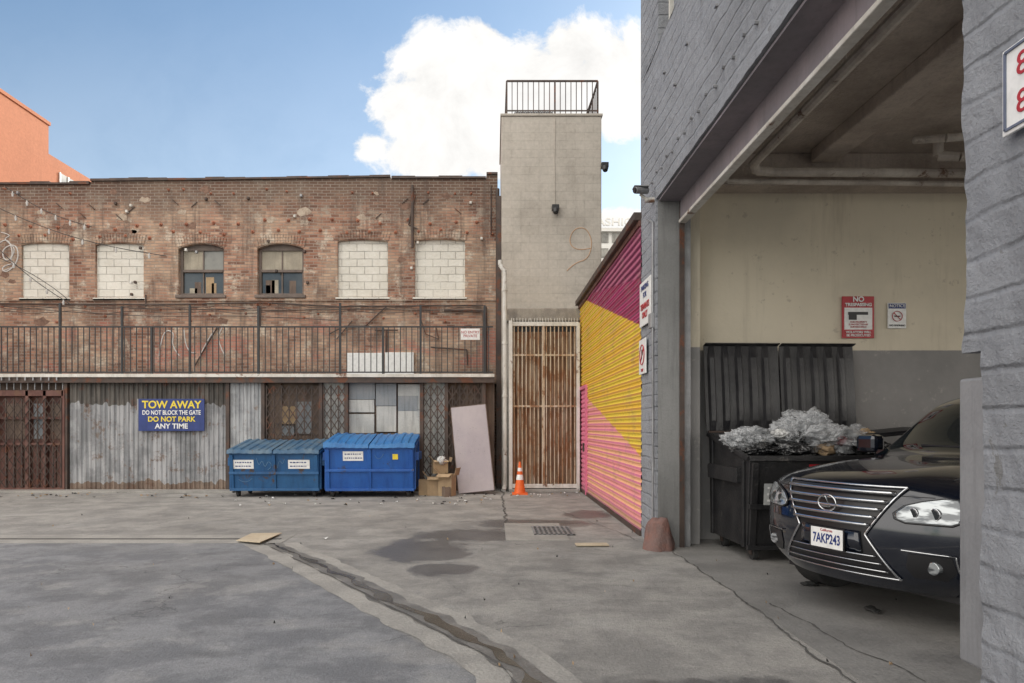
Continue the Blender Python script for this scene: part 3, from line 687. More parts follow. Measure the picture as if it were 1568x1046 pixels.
# ---------------------------------------------------------------- grey garage building
gb=grp('grey_garage_building')
X0=2.14
roughbox(gb,'far_pier',X0,2.44,9.0,9.88,0,4.59,.07,.014,GREYW,1.)
roughbox(gb,'lintel_wall',X0,2.44,2.2,9.88,4.59,6.55,.08,.014,GREYW,2.)
roughbox(gb,'wall_mid',X0,2.44,-6,8.1,6.55,8.2,.12,.012,GREYW,3.)
roughbox(gb,'wall_corner_strip',X0,2.44,8.9,9.88,6.55,8.2,.09,.012,GREYW,4.)
roughbox(gb,'wall_top',X0,2.44,-6,9.88,8.2,13.5,.2,.012,GREYW,5.)
roughbox(gb,'near_pier_upper',X0,3.1,.2,3.10,1.93,4.59,.035,.028,GREYW,6.)
roughbox(gb,'near_pier_lower',X0,3.1,.2,2.985,0,1.93,.035,.028,GREYW,7.)
roughbox(gb,'near_wall',X0,3.1,-6,.2,0,4.59,.2,.012,GREYW,8.); roughbox(gb,'near_wall_up',X0,2.44,-6,2.2,4.59,6.55,.2,.012,GREYW,8.5)
B(gb,'window_glass',2.36,2.38,8.1,8.9,6.55,8.2,WGL)
mb=MB()
for y in (8.1,8.5,8.84): mb.box(2.28,2.36,y,y+.06,6.55,8.2)
mb.box(2.26,2.38,8.1,8.9,6.55,6.62); mb.obj(gb,'window_frame',WHITEP)
B(gb,'corner_guard',3.18,3.42,2.9,4.67,.0,1.92,weather('grey_steel_plate',(.24,.245,.26),(.29,.295,.31),1.5,.5,.1,.3,.15,.002),.02)
B(gb,'upper_mass',2.44,11.5,-6,9.9,5.35,13.4,GREYX)
B(gb,'interior_far_wall',2.44,14,9.6,9.88,0,5.3,SPLIT); 
B(gb,'ceiling',2.44,14,-2,9.6,5.3,5.349,CEIL)
mb=MB()
for x in (4.25,7.2,10.): mb.box(x,x+.35,-2,9.15,5.13,5.3)
mb.box(2.62,14,9.25,9.599,4.86,5.3); mb.box(2.62,14,3.2,3.5,5.0,5.3); mb.obj(gb,'ceiling_beams',CEIL,.02)
B(gb,'far_jamb_steel',2.44,2.50,8.94,9.06,0,4.6,DARKMET); B(gb,'door_guide',2.50,2.60,9.0,9.12,0,4.7,GREYMET,.01); B(gb,'cream_column',2.60,2.78,9.2,9.6,0,5.3,SPLIT)
B(gb,'jamb_skin',2.16,2.44,8.972,8.984,0,4.57,weather('jamb_grey',(.22,.22,.218),(.175,.175,.172),1.5,.6,0,.45,.2,.003))
B(gb,'soffit',2.17,2.44,3.1,8.96,4.55,4.575,PURPLE)
mb=MB().box(2.44,2.50,3.1,8.94,4.30,4.9); mb.obj(gb,'roller_door_curtain',PURPLE,.01)
B(gb,'roller_door_bottom_rail',2.42,2.52,3.1,8.94,4.25,4.295,WHITEP,.01)
mb=MB().cyl((2.85,3.1,5.0),(2.85,8.94,5.0),.24,16); mb.obj(gb,'roller_drum',PURPLE)
mb=MB()
for i in range(26): 
    y=9.7-i*.26; mb.cyl((X0+.02,y,4.59+.28+.05*(i%2)),(X0-.03,y,4.59+.28+.05*(i%2)),.018,6)
for i in range(14):
    y=9.5-i*.5; mb.box(X0-.03,X0+.02,y,y+.05,5.6+.2*(i%3),5.62+.2*(i%3))
mb.obj(gb,'wall_bolts',GREYMET)
B(gb,'conduit_box',2.08,2.14,9.05,9.2,2.9,3.1,GREYMET,.01)
tube(gb,'wall_conduit',[(2.11,9.06,3.1),(2.11,9.06,4.3),(2.11,9.4,4.45)],.014,GREYMET,False); tube(gb,'wall_conduit_b',[(2.11,9.06,2.9),(2.11,9.05,1.2),(2.11,9.06,.3)],.014,GREYMET,False)
pp=grp('ceiling_pipes'); mb=MB()
mb.pipe([(3.35,3.,5.02),(3.35,8.8,4.98),(3.42,8.9,4.93),(3.6,8.92,4.92),(12,8.92,4.86)],.06,10); mb.pipe([(3.1,9.05,4.84),(12,9.05,4.74)],.035,8)
mb.pipe([(3.1,9.05,4.84),(3.02,8.95,4.9),(3.02,3.,5.1)],.03,8)
mb.pipe([(5.6,8.6,5.25),(5.6,8.6,5.0),(5.8,8.5,4.95),(6.4,8.4,4.95),(6.5,8.4,5.25)],.06,10); mb.pipe([(5.3,8.6,5.2),(5.5,8.3,5.1),(6.9,8.,5.1)],.05,10); mb.pipe([(6.1,8.4,5.2),(6.1,8.4,4.8),(6.4,8.9,4.8)],.04,10)
for y in (4.5,6.5,8.5): mb.cyl((3.35,y,5.0),(3.35,y,5.3),.01,6)
mb.obj(pp,'pipes',PIPEM,0,False)
# interior signs
W=PL(9.58); 
s1=grp('no_trespassing_sign'); xa,xb,za,zb=W.x(1289),W.x(1338),W.z(518),W.z(454)
B(s1,'plate',xa,xb,9.57,9.585,za,zb,REDS,.003); B(s1,'white_field',xa+.03,xb-.03,9.565,9.57,za+.12,zb-.16,WHITE)
text(s1,'t1','NO',.10,((xa+xb)/2,9.562,zb-.045),WHITE,bold=.003); text(s1,'t2','TRESPASSING',.062,((xa+xb)/2,9.562,zb-.12),WHITE,bold=.002)
text(s1,'t3','VIOLATORS WILL\nBE PROSECUTED',.045,((xa+xb)/2,9.562,za+.06),WHITE,bold=.001); text(s1,'t4','THIS PROPERTY\nIS PROTECTED BY\nSURVEILLANCE',.034,((xa+xb)/2,9.562,za+.19),REDS)
mb=MB().box(xa+.08,xb-.09,9.56,9.565,zb-.26,zb-.22); mb.box(xa+.09,xa+.20,9.56,9.565,zb-.33,zb-.26); mb.obj(s1,'pictogram',BLACK)
s2=grp('notice_sign'); xa,xb,za,zb=W.x(1359),W.x(1387),W.z(503),W.z(464)
B(s2,'plate',xa,xb,9.57,9.585,za,zb,WHITE,.003); B(s2,'band',xa+.01,xb-.01,9.566,9.57,zb-.08,zb-.01,BLUES); text(s2,'t','NOTICE',.06,((xa+xb)/2,9.563,zb-.045),WHITE); text(s2,'t2','NO SMOKING',.035,((xa+xb)/2,9.563,za+.04),BLACK)
mb=MB()
for i in range(16):
    a,b2=i*math.pi/8,(i+1)*math.pi/8; cxx,czz=(xa+xb)/2,(za+zb)/2-.01; mb.bar((cxx+.07*math.cos(a),9.562,czz+.07*math.sin(a)),(cxx+.07*math.cos(b2),9.562,czz+.07*math.sin(b2)),.005)
mb.bar((cxx-.05,9.562,czz+.05),(cxx+.05,9.562,czz-.05),.005); mb.obj(s2,'symbol',REDS); B(s2,'cigarette',cxx-.04,cxx+.04,9.561,9.566,czz-.008,czz+.008,BLACK)
# signs on far pier
RY=(math.pi/2,0,-math.pi/2)
s3=grp('parking_sign'); B(s3,'plate',2.095,2.11,9.12,9.8,3.0,3.62,WHITE,.004); text(s3,'t','PARKING\nFOR',.11,(2.09,9.46,3.47),BLUES,RY); text(s3,'t2','TENANTS\nONLY',.12,(2.09,9.46,3.2),REDS,RY,bold=.003)
s4=grp('no_parking_sign'); B(s4,'plate',2.095,2.11,9.42,9.84,2.33,2.82,WHITE,.004); mb=MB()
for i in range(16):
    a,b2=i*math.pi/8,(i+1)*math.pi/8; mb.bar((2.09,9.63+.14*math.cos(a),2.6+.14*math.sin(a)),(2.09,9.63+.14*math.cos(b2),2.6+.14*math.sin(b2)),.008)
mb.bar((2.09,9.53,2.7),(2.09,9.73,2.5),.008); mb.obj(s4,'symbol',REDS); text(s4,'p','P',.18,(2.091,9.63,2.6),BLACK,RY,bold=.004); text(s4,'t','TOW',.06,(2.091,9.63,2.38),REDS,RY)
s5=grp('clearance_sign')
mb=MB().box(2.085,2.10,2.25,2.80,2.78,3.13); mb.obj(s5,'plate',WHITE,.004)
fr=MB(); fr.box(2.078,2.085,2.27,2.78,2.795,2.805); fr.box(2.078,2.085,2.27,2.78,3.11,3.12); fr.box(2.078,2.085,2.775,2.785,2.80,3.115); fr.obj(s5,'border',plain('border_grey',(.12,.14,.2),.5))
text(s5,'digit_top','8 FT',.13,(2.083,2.722,3.03),REDS,RY,ax='LEFT',bold=.0); text(s5,'digit_low','8 IN',.13,(2.083,2.722,2.88),REDS,RY,ax='LEFT',bold=.0)
# security camera
cm=grp('security_camera')
y=9.1; z=1.6+(652-295)/F*9.1
mb=MB().cyl((2.14,y,z-.1),(2.02,y,z-.1),.035,10); mb.pipe([(2.05,y,z-.1),(1.95,y,z-.02)],.02); mb.obj(cm,'arm',WHITEP)
mb=MB().cyl((2.04,y-.02,z+.02),(1.86,y-.12,z-.01),.045,12); mb.box(1.85,2.05,y-.12,y+.03,z+.045,z+.06); mb.obj(cm,'body',GREYMET,.004,)
mb=MB().cyl((1.86,y-.12,z-.01),(1.845,y-.125,z-.012),.035,12); mb.obj(cm,'lens',BLACK)
# red wheel guard at the pier foot
wg=grp('wheel_guard_stone'); mb=MB()
vs=[];fs=[];nn=22; lv=[(0,.20),(.08,.19),(.2,.165),(.30,.15),(.36,.13),(.395,.10),(.40,.03)]
for z,r in lv:
    for i in range(nn):
        a=2*math.pi*i/nn; rr=r*(1+.28*mn.noise(Vector((math.cos(a)*2,math.sin(a)*2,z*5)))); vs.append((2.14+rr*math.cos(a),8.84+rr*math.sin(a)*.9,z+.03*mn.noise(Vector((a,z,0)))*(z>0)))
for k in range(len(lv)-1):
    for i in range(nn): fs.append((k*nn+i,k*nn+(i+1)%nn,(k+1)*nn+(i+1)%nn,(k+1)*nn+i))
fs.append(tuple((len(lv)-1)*nn+i for i in range(nn))); mb.add(vs,fs).obj(wg,'stone',REDST,0,True)

# ---------------------------------------------------------------- dumpsters
def dumpster(name,x,y,rot,w,dep,hf,hb,mb_,ml,open_lid=False,sag=0.,labels=(),tags=()):
    g=grp(name); M=Matrix.Translation((x,y,0))@Matrix.Rotation(rot,4,'Z'); z0=.17; t=.03
    m=MB(M)
    fy,by=.10,dep-.06
    o=[(0,fy,z0),(w,fy,z0),(w,by,z0),(0,by,z0),(0,0,hf),(w,0,hf),(w,dep,hb),(0,dep,hb),
       (t,t,hf),(w-t,t,hf),(w-t,dep-t,hb),(t,dep-t,hb),(t,fy+t,z0+.05),(w-t,fy+t,z0+.05),(w-t,by-t,z0+.05),(t,by-t,z0+.05)]
    f=[(0,1,2,3),(0,4,5,1),(1,5,6,2),(2,6,7,3),(3,7,4,0),(4,8,9,5),(5,9,10,6),(6,10,11,7),(7,11,8,4),(8,12,13,9),(9,13,14,10),(10,14,15,11),(11,15,12,8),(12,15,14,13)]
    m.add(o,f); m.obj(g,'body',mb_,.008)
    r=MB(M); 
    def rail(a,b,s=.035): r.bar(a,b,s)
    rail((-.01,-.01,hf),(w+.01,-.01,hf),.045); rail((-.01,0,hf),(-.01,dep,hb)); rail((w+.01,0,hf),(w+.01,dep,hb)); rail((0,dep,hb),(w,dep,hb)); rail((0,fy-.01,z0),(w,fy-.01,z0),.04)
    for k in range(3):
        xx=.06+(w-.12)*k/2; r.add([(xx-.04,fy-.03,z0),(xx+.04,fy-.03,z0),(xx+.04,-.04,hf-.05),(xx-.04,-.04,hf-.05),(xx-.04,fy+.01,z0),(xx+.04,fy+.01,z0),(xx+.04,.01,hf-.05),(xx-.04,.01,hf-.05)],[(0,1,2,3),(0,3,7,4),(1,5,6,2),(3,2,6,7),(0,4,5,1)])
    zm=.5*(z0+hf)-.04
    ym=.5*fy
    r.box(0,w,ym-.045,ym+.0,zm-.03,zm+.03)
    for sx in (-.09,w): r.box(sx,sx+.09,.18,dep-.2,hf-.30,hf-.12); 
    for sx in (-.03,w): r.box(sx,sx+.03,.12,.18,z0,hf-.03); r.box(sx,sx+.03,dep-.2,dep-.14,z0,hb-.05)
    r.obj(g,'frame_and_sleeves',mb_,.006)
    wm=MB(M); br=MB(M)
    for xx in (.14,w-.14):
        for yy in (.2,dep-.22):
            wm.cyl((xx-.03,yy+.03,.085),(xx+.03,yy+.03,.085),.085,16); br.box(xx-.05,xx+.05,yy-.05,yy+.05,.15,.175); br.box(xx-.045,xx-.035,yy-.02,yy+.06,.07,.16); br.box(xx+.035,xx+.045,yy-.02,yy+.06,.07,.16)
    wm.obj(g,'wheels',RUBBER,.008); br.obj(g,'caster_brackets',DARKMET)
    for L_ in range(2):
        xa=.0+L_*w/2+.012-(.03 if L_==0 else 0); xb=(L_+1)*w/2-.012+(.03 if L_ else 0); n=44; vs=[];fs=[]; rows=7
        for i in range(n+1):
            u=i/n; xx=xa+(xb-xa)*u; ph=(u*5.5)%1.; rib=(.04 if open_lid else .022) if (.3<ph<.75 and .03<u<.97) else 0
            for k in range(rows+1):
                v=k/rows
                if open_lid:
                    yy=dep+.05+.07*v-(rib if 0<k<rows else 0)-.03*math.sin(v*3.1)*math.sin(u*3.1); zz=hb+.02+1.20*v; xo=xx-.02*v
                else:
                    yy=dep-(dep+.06)*v; sg_=sag*math.sin(math.pi*u)*math.sin(math.pi*min(1,v*1.0))+ (sag*.9*v*(1-u) if L_==0 else sag*.6*v*u)
                    zz=hb+.05-(hb-hf)*v+rib+sg_+.012*math.sin(u*7+L_*3); xo=xx
                vs.append((xo,yy,zz))
            if not open_lid: vs.append((xx,-.075,hf-.02+(vs[-1][2]-hf-.05)*.3))
            else: vs.append((xx-.02,dep+.03,hb+1.25))
        rr=rows+2
        for i in range(n):
            for k in range(rr-1): a=i*rr+k; fs.append((a,a+rr,a+rr+1,a+1))
        MB(M).add(vs,fs).obj(g,'lid_%d'%L_,ml,0,False,.012)
    hm=MB(M).cyl((0,dep+.02,hb+.03),(w,dep+.02,hb+.03),.022,8); hm.obj(g,'hinge_rod',DARKMET)
    def P0(u,z,k=.012): return (u,fy+(0-fy)*(z-z0)/(hf-z0)-k,z)
    for i,(mt,rr_,pts) in enumerate(tags): tube(g,'paint_tag_%d'%i,[tuple(M@Vector(P0(u,z,.004))) for u,z in pts],rr_,mt)
    for i,(a,b,c,d,mt,tx) in enumerate(labels):
        def P(u,z): return P0(u,z,.012+(.04 if c<zm+.03 and d>zm-.03 else 0))
        MB(M).add([P(a,c),P(b,c),P(b,d),P(a,d)],[(0,1,2,3)]).obj(g,'label_%d'%i,mt)
        if tx:
            mx=MB(M); n=tx
            for rw in range(n):
                zc=c+(d-c)*(rw+.7)/(n+.4); u=a+.04
                while u<b-.06:
                    l=random.uniform(.02,.06); q=[P(u,zc-.012),P(min(u+l,b-.03),zc-.012),P(min(u+l,b-.03),zc+.012),P(u,zc+.012)]
                    mx.add([(p[0],p[1]-.003,p[2]) for p in q],[(0,1,2,3)]); u+=l+.018
            mx.obj(g,'label_print_%d'%i,BLUES if mt is WHITE else WHITE)
    return g,M
E=PL(15.2); k=E.k
dumpster('blue_dumpster',E.x(350),15.2,.0,138*k,1.15,1.0,1.20,BLUE1,BLID1,labels=((.10,.55,.64,.84,WHITE,2),(1.32,1.80,.64,.84,WHITE,2)),
  tags=((GRAFB,.007,[(.62,.88),(.66,.66),(.74,.86),(.80,.64),(.88,.84),(.98,.68),(.86,.62)]),(GRAFB,.006,[(1.08,.66),(1.12,.88),(1.2,.7),(1.24,.86)]),(GRAFB,.005,[(.2,.4),(.35,.28),(.5,.42)])))
dumpster('blue_dumpster',E.x(498),15.15,.02,136*k,1.2,1.12,1.34,BLUE2,BLID2,sag=.05,labels=((.40,.85,.82,1.03,WHITE,2),(1.5,1.62,.85,.97,YELS,0)),
  tags=((GRAFB,.005,[(1.1,.95),(1.2,.76),(1.3,.98)]),))
gd,MD=dumpster('black_dumpster',2.97,7.92,.035,2.05,1.35,1.22,1.48,BKD,BKL,True,labels=((.16,.52,.68,.93,PANELW,3),(.7,1.7,1.07,1.15,REDS,1)))
# trash
def crumple(par,name,c,r,sc_,mat,seed,rough=.35,sub=4):
    bm=bmesh.new(); bmesh.ops.create_icosphere(bm,subdivisions=sub,radius=1.)
    for v in bm.verts:
        q=v.co.copy(); sd_=Vector((seed,seed*2,0))
        n=mn.noise(q*1.4+sd_)*1.2
        for f,a in ((1.5,.6),(3.2,.30)):
            w=1-2*abs(mn.noise(q*f+sd_+mn.noise_vector(q*f*1.3)*.6)); n+=a*(w*w-.5)
        s=1+rough*n; v.co=Vector((q.x*sc_[0],q.y*sc_[1],q.z*sc_[2]))*r*s+Vector(c)
    me=bpy.data.meshes.new(name); bm.to_mesh(me); bm.free(); me.materials.append(mat); me.polygons.foreach_set('use_smooth',[True]*len(me.polygons))
    o=bpy.data.objects.new(name,me); S.collection.objects.link(o); o.parent=par; return o
tb_=grp('trash_bags')
D8=PL(8.5)
for i,(px,py,r,s,mt) in enumerate([(1128,672,.18,(1.2,1,.6),BAGC),(1155,668,.2,(1.2,1,.55),BAGC),(1172,682,.13,(1,.8,.55),BAGW),(1150,686,.2,(1.4,.9,.4),BAGK),(1208,664,.22,(1,1,.85),BAGC),(1236,658,.25,(1.1,1,.85),BAGC),(1262,672,.28,(1.3,1,.65),BAGC),(1240,646,.16,(1.2,1,.6),BAGC),(1295,672,.20,(1.3,1,.55),BAGC),(1200,686,.22,(1.2,1,.45),BAGK),(1285,692,.2,(1.2,.8,.45),BAGK),(1330,682,.2,(1,1,.5),BAGK),(1225,690,.13,(1,1,.6),BAGW),(1322,668,.12,(1,1,.7),CARD),(1308,660,.14,(1.3,1,.6),BAGC),(1255,688,.12,(1,1,.6),CARD),(1355,690,.26,(1.3,1,.3),BAGK),(1240,692,.25,(1.6,1,.3),BAGK),(1185,664,.10,(1,1,.6),BAGW),(1230,668,.11,(1,1,.8),PANELB),(1268,672,.12,(1,.8,.6),BAGW),(1210,668,.10,(1,.8,.7),BAGK),(1290,676,.09,(1,.8,.7),REDS),(1140,674,.09,(1,1,.6),BAGK)]):
    crumple(tb_,'bag_%d'%i,(D8.x(px),8.35+.12*(i%3),D8.z(py)),r,s,mt,i*3.7,.50,5 if mt is BAGC else 4)
sl=MB(Matrix.Translation((4.45,8.6,1.46))@Matrix.Rotation(-.10,4,'Y'))
for i in range(9): sl.box(-.1,.95,-.35+i*.09,-.30+i*.09,0,.03)
sl.box(-.1,.95,-.4,.5,-.02,0); sl.obj(tb_,'fallen_lid',BKL)

# leaning board, boxes, cone, planks
lb=grp('leaning_mattress_board')
xa,xb=PL(16.2).x(703),PL(16.2).x(756)
M=Matrix.Translation((xa,15.95,.01))@Matrix.Rotation(math.radians(-6.0),4,'Y')@Matrix.Rotation(math.radians(-14),4,'X')
MB(M).box(0,.84,0,.06,0,2.10).obj(lb,'board',PINKB,.012)
mb=MB(M); mb.box(-.012,0,-.004,.064,0,2.1); mb.box(.84,.852,-.004,.064,0,2.1); mb.box(0,.84,-.004,.064,2.1,2.112); mb.obj(lb,'dark_edge',PANELD)
mb=MB(M)
for i in range(34): u,v=random.uniform(.1,.75),random.uniform(.9,1.6); mb.box(u,u+.02,-.004,0,v,v+.012)
mb.obj(lb,'scuffs',GREYMET)
def cbox(par,x,y,z,w,d,h,rot,flap=True,mat=CARD):
    M=Matrix.Translation((x,y,z))@Matrix.Rotation(rot,4,'Z'); m=MB(M); t=.008
    m.box(0,w,0,t,0,h); m.box(0,w,d-t,d,0,h); m.box(0,t,t,d-t,0,h); m.box(w-t,w,t,d-t,0,h); m.box(t,w-t,t,d-t,0,t)
    if flap:
        m.box(0,w,0,t,0,h*.35,Matrix.Translation((0,0,h))@Matrix.Rotation(1.9,4,'X')); m.box(0,t,0,d,0,h*.4,Matrix.Translation((0,0,h))@Matrix.Rotation(-.7,4,'Y')); m.box(w-t,w,0,d,0,h*.35,Matrix.Translation((w*.25,0,h+.05))@Matrix.Rotation(.25,4,'Y'))
    m.obj(par,'carton',mat)
bx=grp('cardboard_boxes'); P16=PL(15.7)
cbox(bx,P16.x(655),15.6,0,.30,.3,.42,.1); cbox(bx,P16.x(672),15.55,0,.32,.3,.50,-.3); cbox(bx,P16.x(664),15.65,.5,.34,.28,.30,.25); cbox(bx,P16.x(641),15.7,0,.22,.25,.36,.0,False); cbox(bx,P16.x(683),15.3,0,.14,.2,.22,.4,False,PANELD)
crumple(bx,'sack',(P16.x(676),15.7,.80),.12,(1,1,.8),BAGW,3.3,.4,3)
cn=grp('traffic_cone'); cyp=15.95; cxp=PL(cyp).x(796)
mb=MB(); mb.box(cxp-.18,cxp+.18,cyp-.18,cyp+.18,0,.035); 
def ring(mb,z0,z1):
    r=lambda z:.135-(z-.035)*.155; mb.cyl((cxp,cyp,z0),(cxp,cyp,z1),r(z0),24,r(z1))
ring(mb,.035,.34); ring(mb,.46,.54); ring(mb,.62,.76); mb.obj(cn,'cone_body',ORANGE)
mb=MB(); ring(mb,.34,.46); ring(mb,.54,.62); mb.obj(cn,'reflective_bands',WHITE)
fc=grp('flattened_cardboard'); a=[GP(362,831),GP(385,822),GP(432,819),GP(398,836)]
MB().add([(x,y,.022+.02*(i%2)) for i,(x,y) in enumerate(a)],[(0,1,2,3)]).obj(fc,'sheet',WOODP,0,False,.01)
pk=grp('wooden_plank'); p=GP(883,838); q=GP(933,838)
MB(Matrix.Translation((p[0],p[1],.012))@Matrix.Rotation(.03,4,'Z')).box(0,q[0]-p[0],0,.16,0,.02).obj(pk,'board',WOODP,.003)
lt=grp('litter'); mw=MB(); md_=MB(); ml_=MB()
def bit(m,px,py,s):
    x,y=GP(px,py); a=random.uniform(0,3); M=Matrix.Translation((x,y,.012))@Matrix.Rotation(a,4,'Z')@Matrix.Rotation(random.uniform(-.3,.3),4,'X')
    m.add([tuple(M@Vector(c)) for c in ((-s,-s*.6,0),(s,-s*.5,.02),(s*.8,s*.6,0),(-s*.7,s*.5,.03))],[(0,1,2),(0,2,3)])
for _ in range(60): bit(random.choice((mw,md_,ml_)),random.uniform(350,770),random.uniform(757,775),random.uniform(.02,.05))
for _ in range(40): bit(random.choice((md_,ml_)),random.uniform(0,345),random.uniform(755,764),random.uniform(.02,.05))
for _ in range(26): bit(random.choice((mw,ml_)),random.uniform(780,890),random.uniform(754,762),random.uniform(.02,.04))
for _ in range(50): bit(random.choice((ml_,md_)),random.uniform(0,1400),random.uniform(780,1030),random.uniform(.006,.013))
for a in ((665,772),(498,826),(420,765)): bit(mw,*a,.05)
mw.obj(lt,'paper_scraps',WHITE); md_.obj(lt,'dark_scraps',RUBBER); ml_.obj(lt,'leaves',CARD)
sh=grp('discarded_glove'); 
crumple(sh,'lump',(*GP(1240,898),.03),.06,(1.4,.8,.4),RUBBER,5.,.4,3); crumple(sh,'lump_b',(*GP(1335,938),.03),.05,(1.,1.8,.4),RUBBER,8.,.4,3)

# ---------------------------------------------------------------- parked car
car=grp('parked_car')
h=Vector((-.925,-.380,0)).normalized(); ang=math.atan2(h.y,h.x)
MC=Matrix.Translation((2.79,5.68,0))@Matrix.Rotation(ang,4,'Z')@Matrix.Diagonal((1.03,1.03,1.06,1))
rows=[(-.10,.30,.80,.30,0),(-.02,.40,.90,.30,0),(0,.55,.95,.30,0),(0,.72,.97,.30,0),(-.02,.90,.97,.31,.0),(-.05,1.02,.95,.33,.01),(-.14,1.11,.92,.34,.04),(-.5,1.18,.90,.20,.08),(-1.0,1.22,.93,.08,.09),(-1.55,1.24,.94,.10,.08),(-1.90,1.50,.86,.12,.06),(-2.20,1.75,.78,.12,.05),(-2.7,1.87,.75,0,.05),(-3.6,1.87,.74,0,.05),(-4.5,1.80,.73,0,.05),(-4.85,1.35,.85,-.05,.03),(-4.95,1.0,.93,-.1,0),(-5.0,.6,.93,-.1,0),(-4.9,.35,.88,-.1,0)]
ts=[-1,-.93,-.75,-.5,-.25,0,.25,.5,.75,.93,1]
bm=bmesh.new(); V={}
for j,(x,z,w,bk,dr_) in enumerate(rows):
    for i,t in enumerate(ts): V[j,i]=bm.verts.new((x-bk*abs(t)**2.4,t*w,z-dr_*abs(t)**4+(.018 if (abs(t)==.5 and 7<=j<=8) else 0)))
for j in range(len(rows)-1):
    for i in range(len(ts)-1):
        f=bm.faces.new((V[j,i],V[j,i+1],V[j+1,i+1],V[j+1,i])); f.material_index=1 if j in (9,10) and 1<=i<=8 or j==14 and 1<=i<=8 else 0
for sgn,ei in ((1,len(ts)-1),(-1,0)):
    cols=[]
    for j in range(6,16):
        e=V[j,ei]; zs=[min(1.15,e.co.z-.03),.92,.73,.56,.42,.33]; ws=[.965,.985,.99,.985,.97,.93]
        if j==6: zs=[1.0,.9,.72,.55,.40,.31]; ws=[.96,.98,.985,.97,.94,.86]
        if j==15: ws=[.93,.95,.95,.94,.93,.9]
        cols.append([e]+[bm.verts.new((e.co.x-(.12 if j==6 else 0)*(1 if k else .5),sgn*w_,z_)) for k,(w_,z_) in enumerate(zip(ws,zs))])
    for c in range(len(cols)-1):
        for k in range(6):
            f=bm.faces.new((cols[c][k],cols[c][k+1],cols[c+1][k+1],cols[c+1][k])); f.material_index=1 if (k==0 and 4<=c<=7) else 0
    c0=cols[0]; c9=cols[-1]
    bm.faces.new((V[6,ei],V[5,ei],c0[1]))
    for k in range(1,6): bm.faces.new((V[6-k,ei],V[5-k,ei],c0[k+1],c0[k]))
    bm.faces.new((V[15,ei],V[16,ei],c9[2],c9[1])); bm.faces.new((V[16,ei],V[17,ei],c9[4],c9[3],c9[2])); bm.faces.new((V[17,ei],V[18,ei],c9[6],c9[5],c9[4]))
bmesh.ops.recalc_face_normals(bm,faces=bm.faces)
me=bpy.data.meshes.new('body'); bm.to_mesh(me); bm.free(); me.materials.append(CARP); me.materials.append(CARG)
me.polygons.foreach_set('use_smooth',[True]*len(me.polygons))
body=bpy.data.objects.new('body',me); S.collection.objects.link(body); body.parent=car
md=body.modifiers.new('ss','SUBSURF'); md.levels=3; md.render_levels=3
bpy.context.view_layer.update(); dg=bpy.context.evaluated_depsgraph_get(); bvh=BVHTree.FromObject(body,dg)
def hit(y,z,off):
    r=bvh.ray_cast(Vector((2,y,z)),Vector((-1,0,0)))
    if r[0] is None: return Vector((-.5,y,z))
    return r[0]+r[1]*off*(1 if r[1].x>0 else -1)
def patch(name,spec,off,mat,th=0,nu=16,nv=None):
    vs=[];fs=[]; ss=[]
    nv=nv or 4
    for a,b in zip(spec[:-1],spec[1:]):
        for q in range(nv): t=q/nv; ss.append(tuple(a[i]+(b[i]-a[i])*t for i in range(3)))
    ss.append(spec[-1])
    for (z,y0,y1) in ss:
        for i in range(nu+1): vs.append(tuple(hit(y0+(y1-y0)*i/nu,z,off)))
    for r in range(len(ss)-1):
        for i in range(nu): a=r*(nu+1)+i; fs.append((a,a+1,a+nu+2,a+nu+1))
    return MB(MC).add(vs,fs).obj(car,name,mat,0,True,th)
def pline(name,pts,r,mat,off=.012):
    out=[]
    for a,b in zip(pts[:-1],pts[1:]):
        for q in range(8): t=q/8; out.append(hit(a[0]+(b[0]-a[0])*t,a[1]+(b[1]-a[1])*t,off))
    out.append(hit(pts[-1][0],pts[-1][1],off))
    tube(car,name,[tuple(MC@p) for p in out],r,mat,False)
gy=lambda z: .31+ (z-.70)*.66 if z>.70 else .31+(.70-z)*.75
sp=[(z,-gy(z),gy(z)) for z in (1.04,.90,.80,.70,.60,.50,.40)]
patch('grille_backing',sp,.004,GRL,0,20)
for i,z in enumerate((1.0,.943,.886,.829,.772)): patch('grille_bar_%d'%i,[(z-.010,-gy(z)+.01,gy(z)-.01),(z+.011,-gy(z)+.01,gy(z)-.01)],.030,CHROME,.022,24,1)
for i,z in enumerate((.55,.50,.45)): patch('lower_bar_%d'%i,[(z-.004,-gy(z)+.03,gy(z)-.03),(z+.005,-gy(z)+.03,gy(z)-.03)],.018,CHROME,.012,24,1)
edge=[(gy(z),z) for z in (1.05,.9,.8,.7,.6,.5,.40)]
for s_,nmn in ((1,'l'),(-1,'r')): pline('grille_surround_'+nmn,[(s_*a,b) for a,b in edge],.011,CHROME)
pline('grille_top',[(-gy(1.05),1.05),(gy(1.05),1.05)],.012,CHROME); pline('grille_bottom',[(-gy(.4),.40),(gy(.4),.40)],.008,CHROME)
patch('plate_recess',[(.72,-.27,.27),(.56,-.29,.29)],.010,CARP,.01,12,2)
c0=hit(0,.90,.05)
pts=[]
for i in range(25): a=2*math.pi*i/24; pts.append(tuple(MC@(c0+Vector((0,.085*math.cos(a),.062*math.sin(a))))))
tube(car,'badge_ring',pts,.008,CHROME,False); tube(car,'badge_stroke',[tuple(MC@(c0+Vector((0,a,b)))) for a,b in ((-.02,.05),(.03,-.03),(-.05,-.03))],.007,CHROME,False)
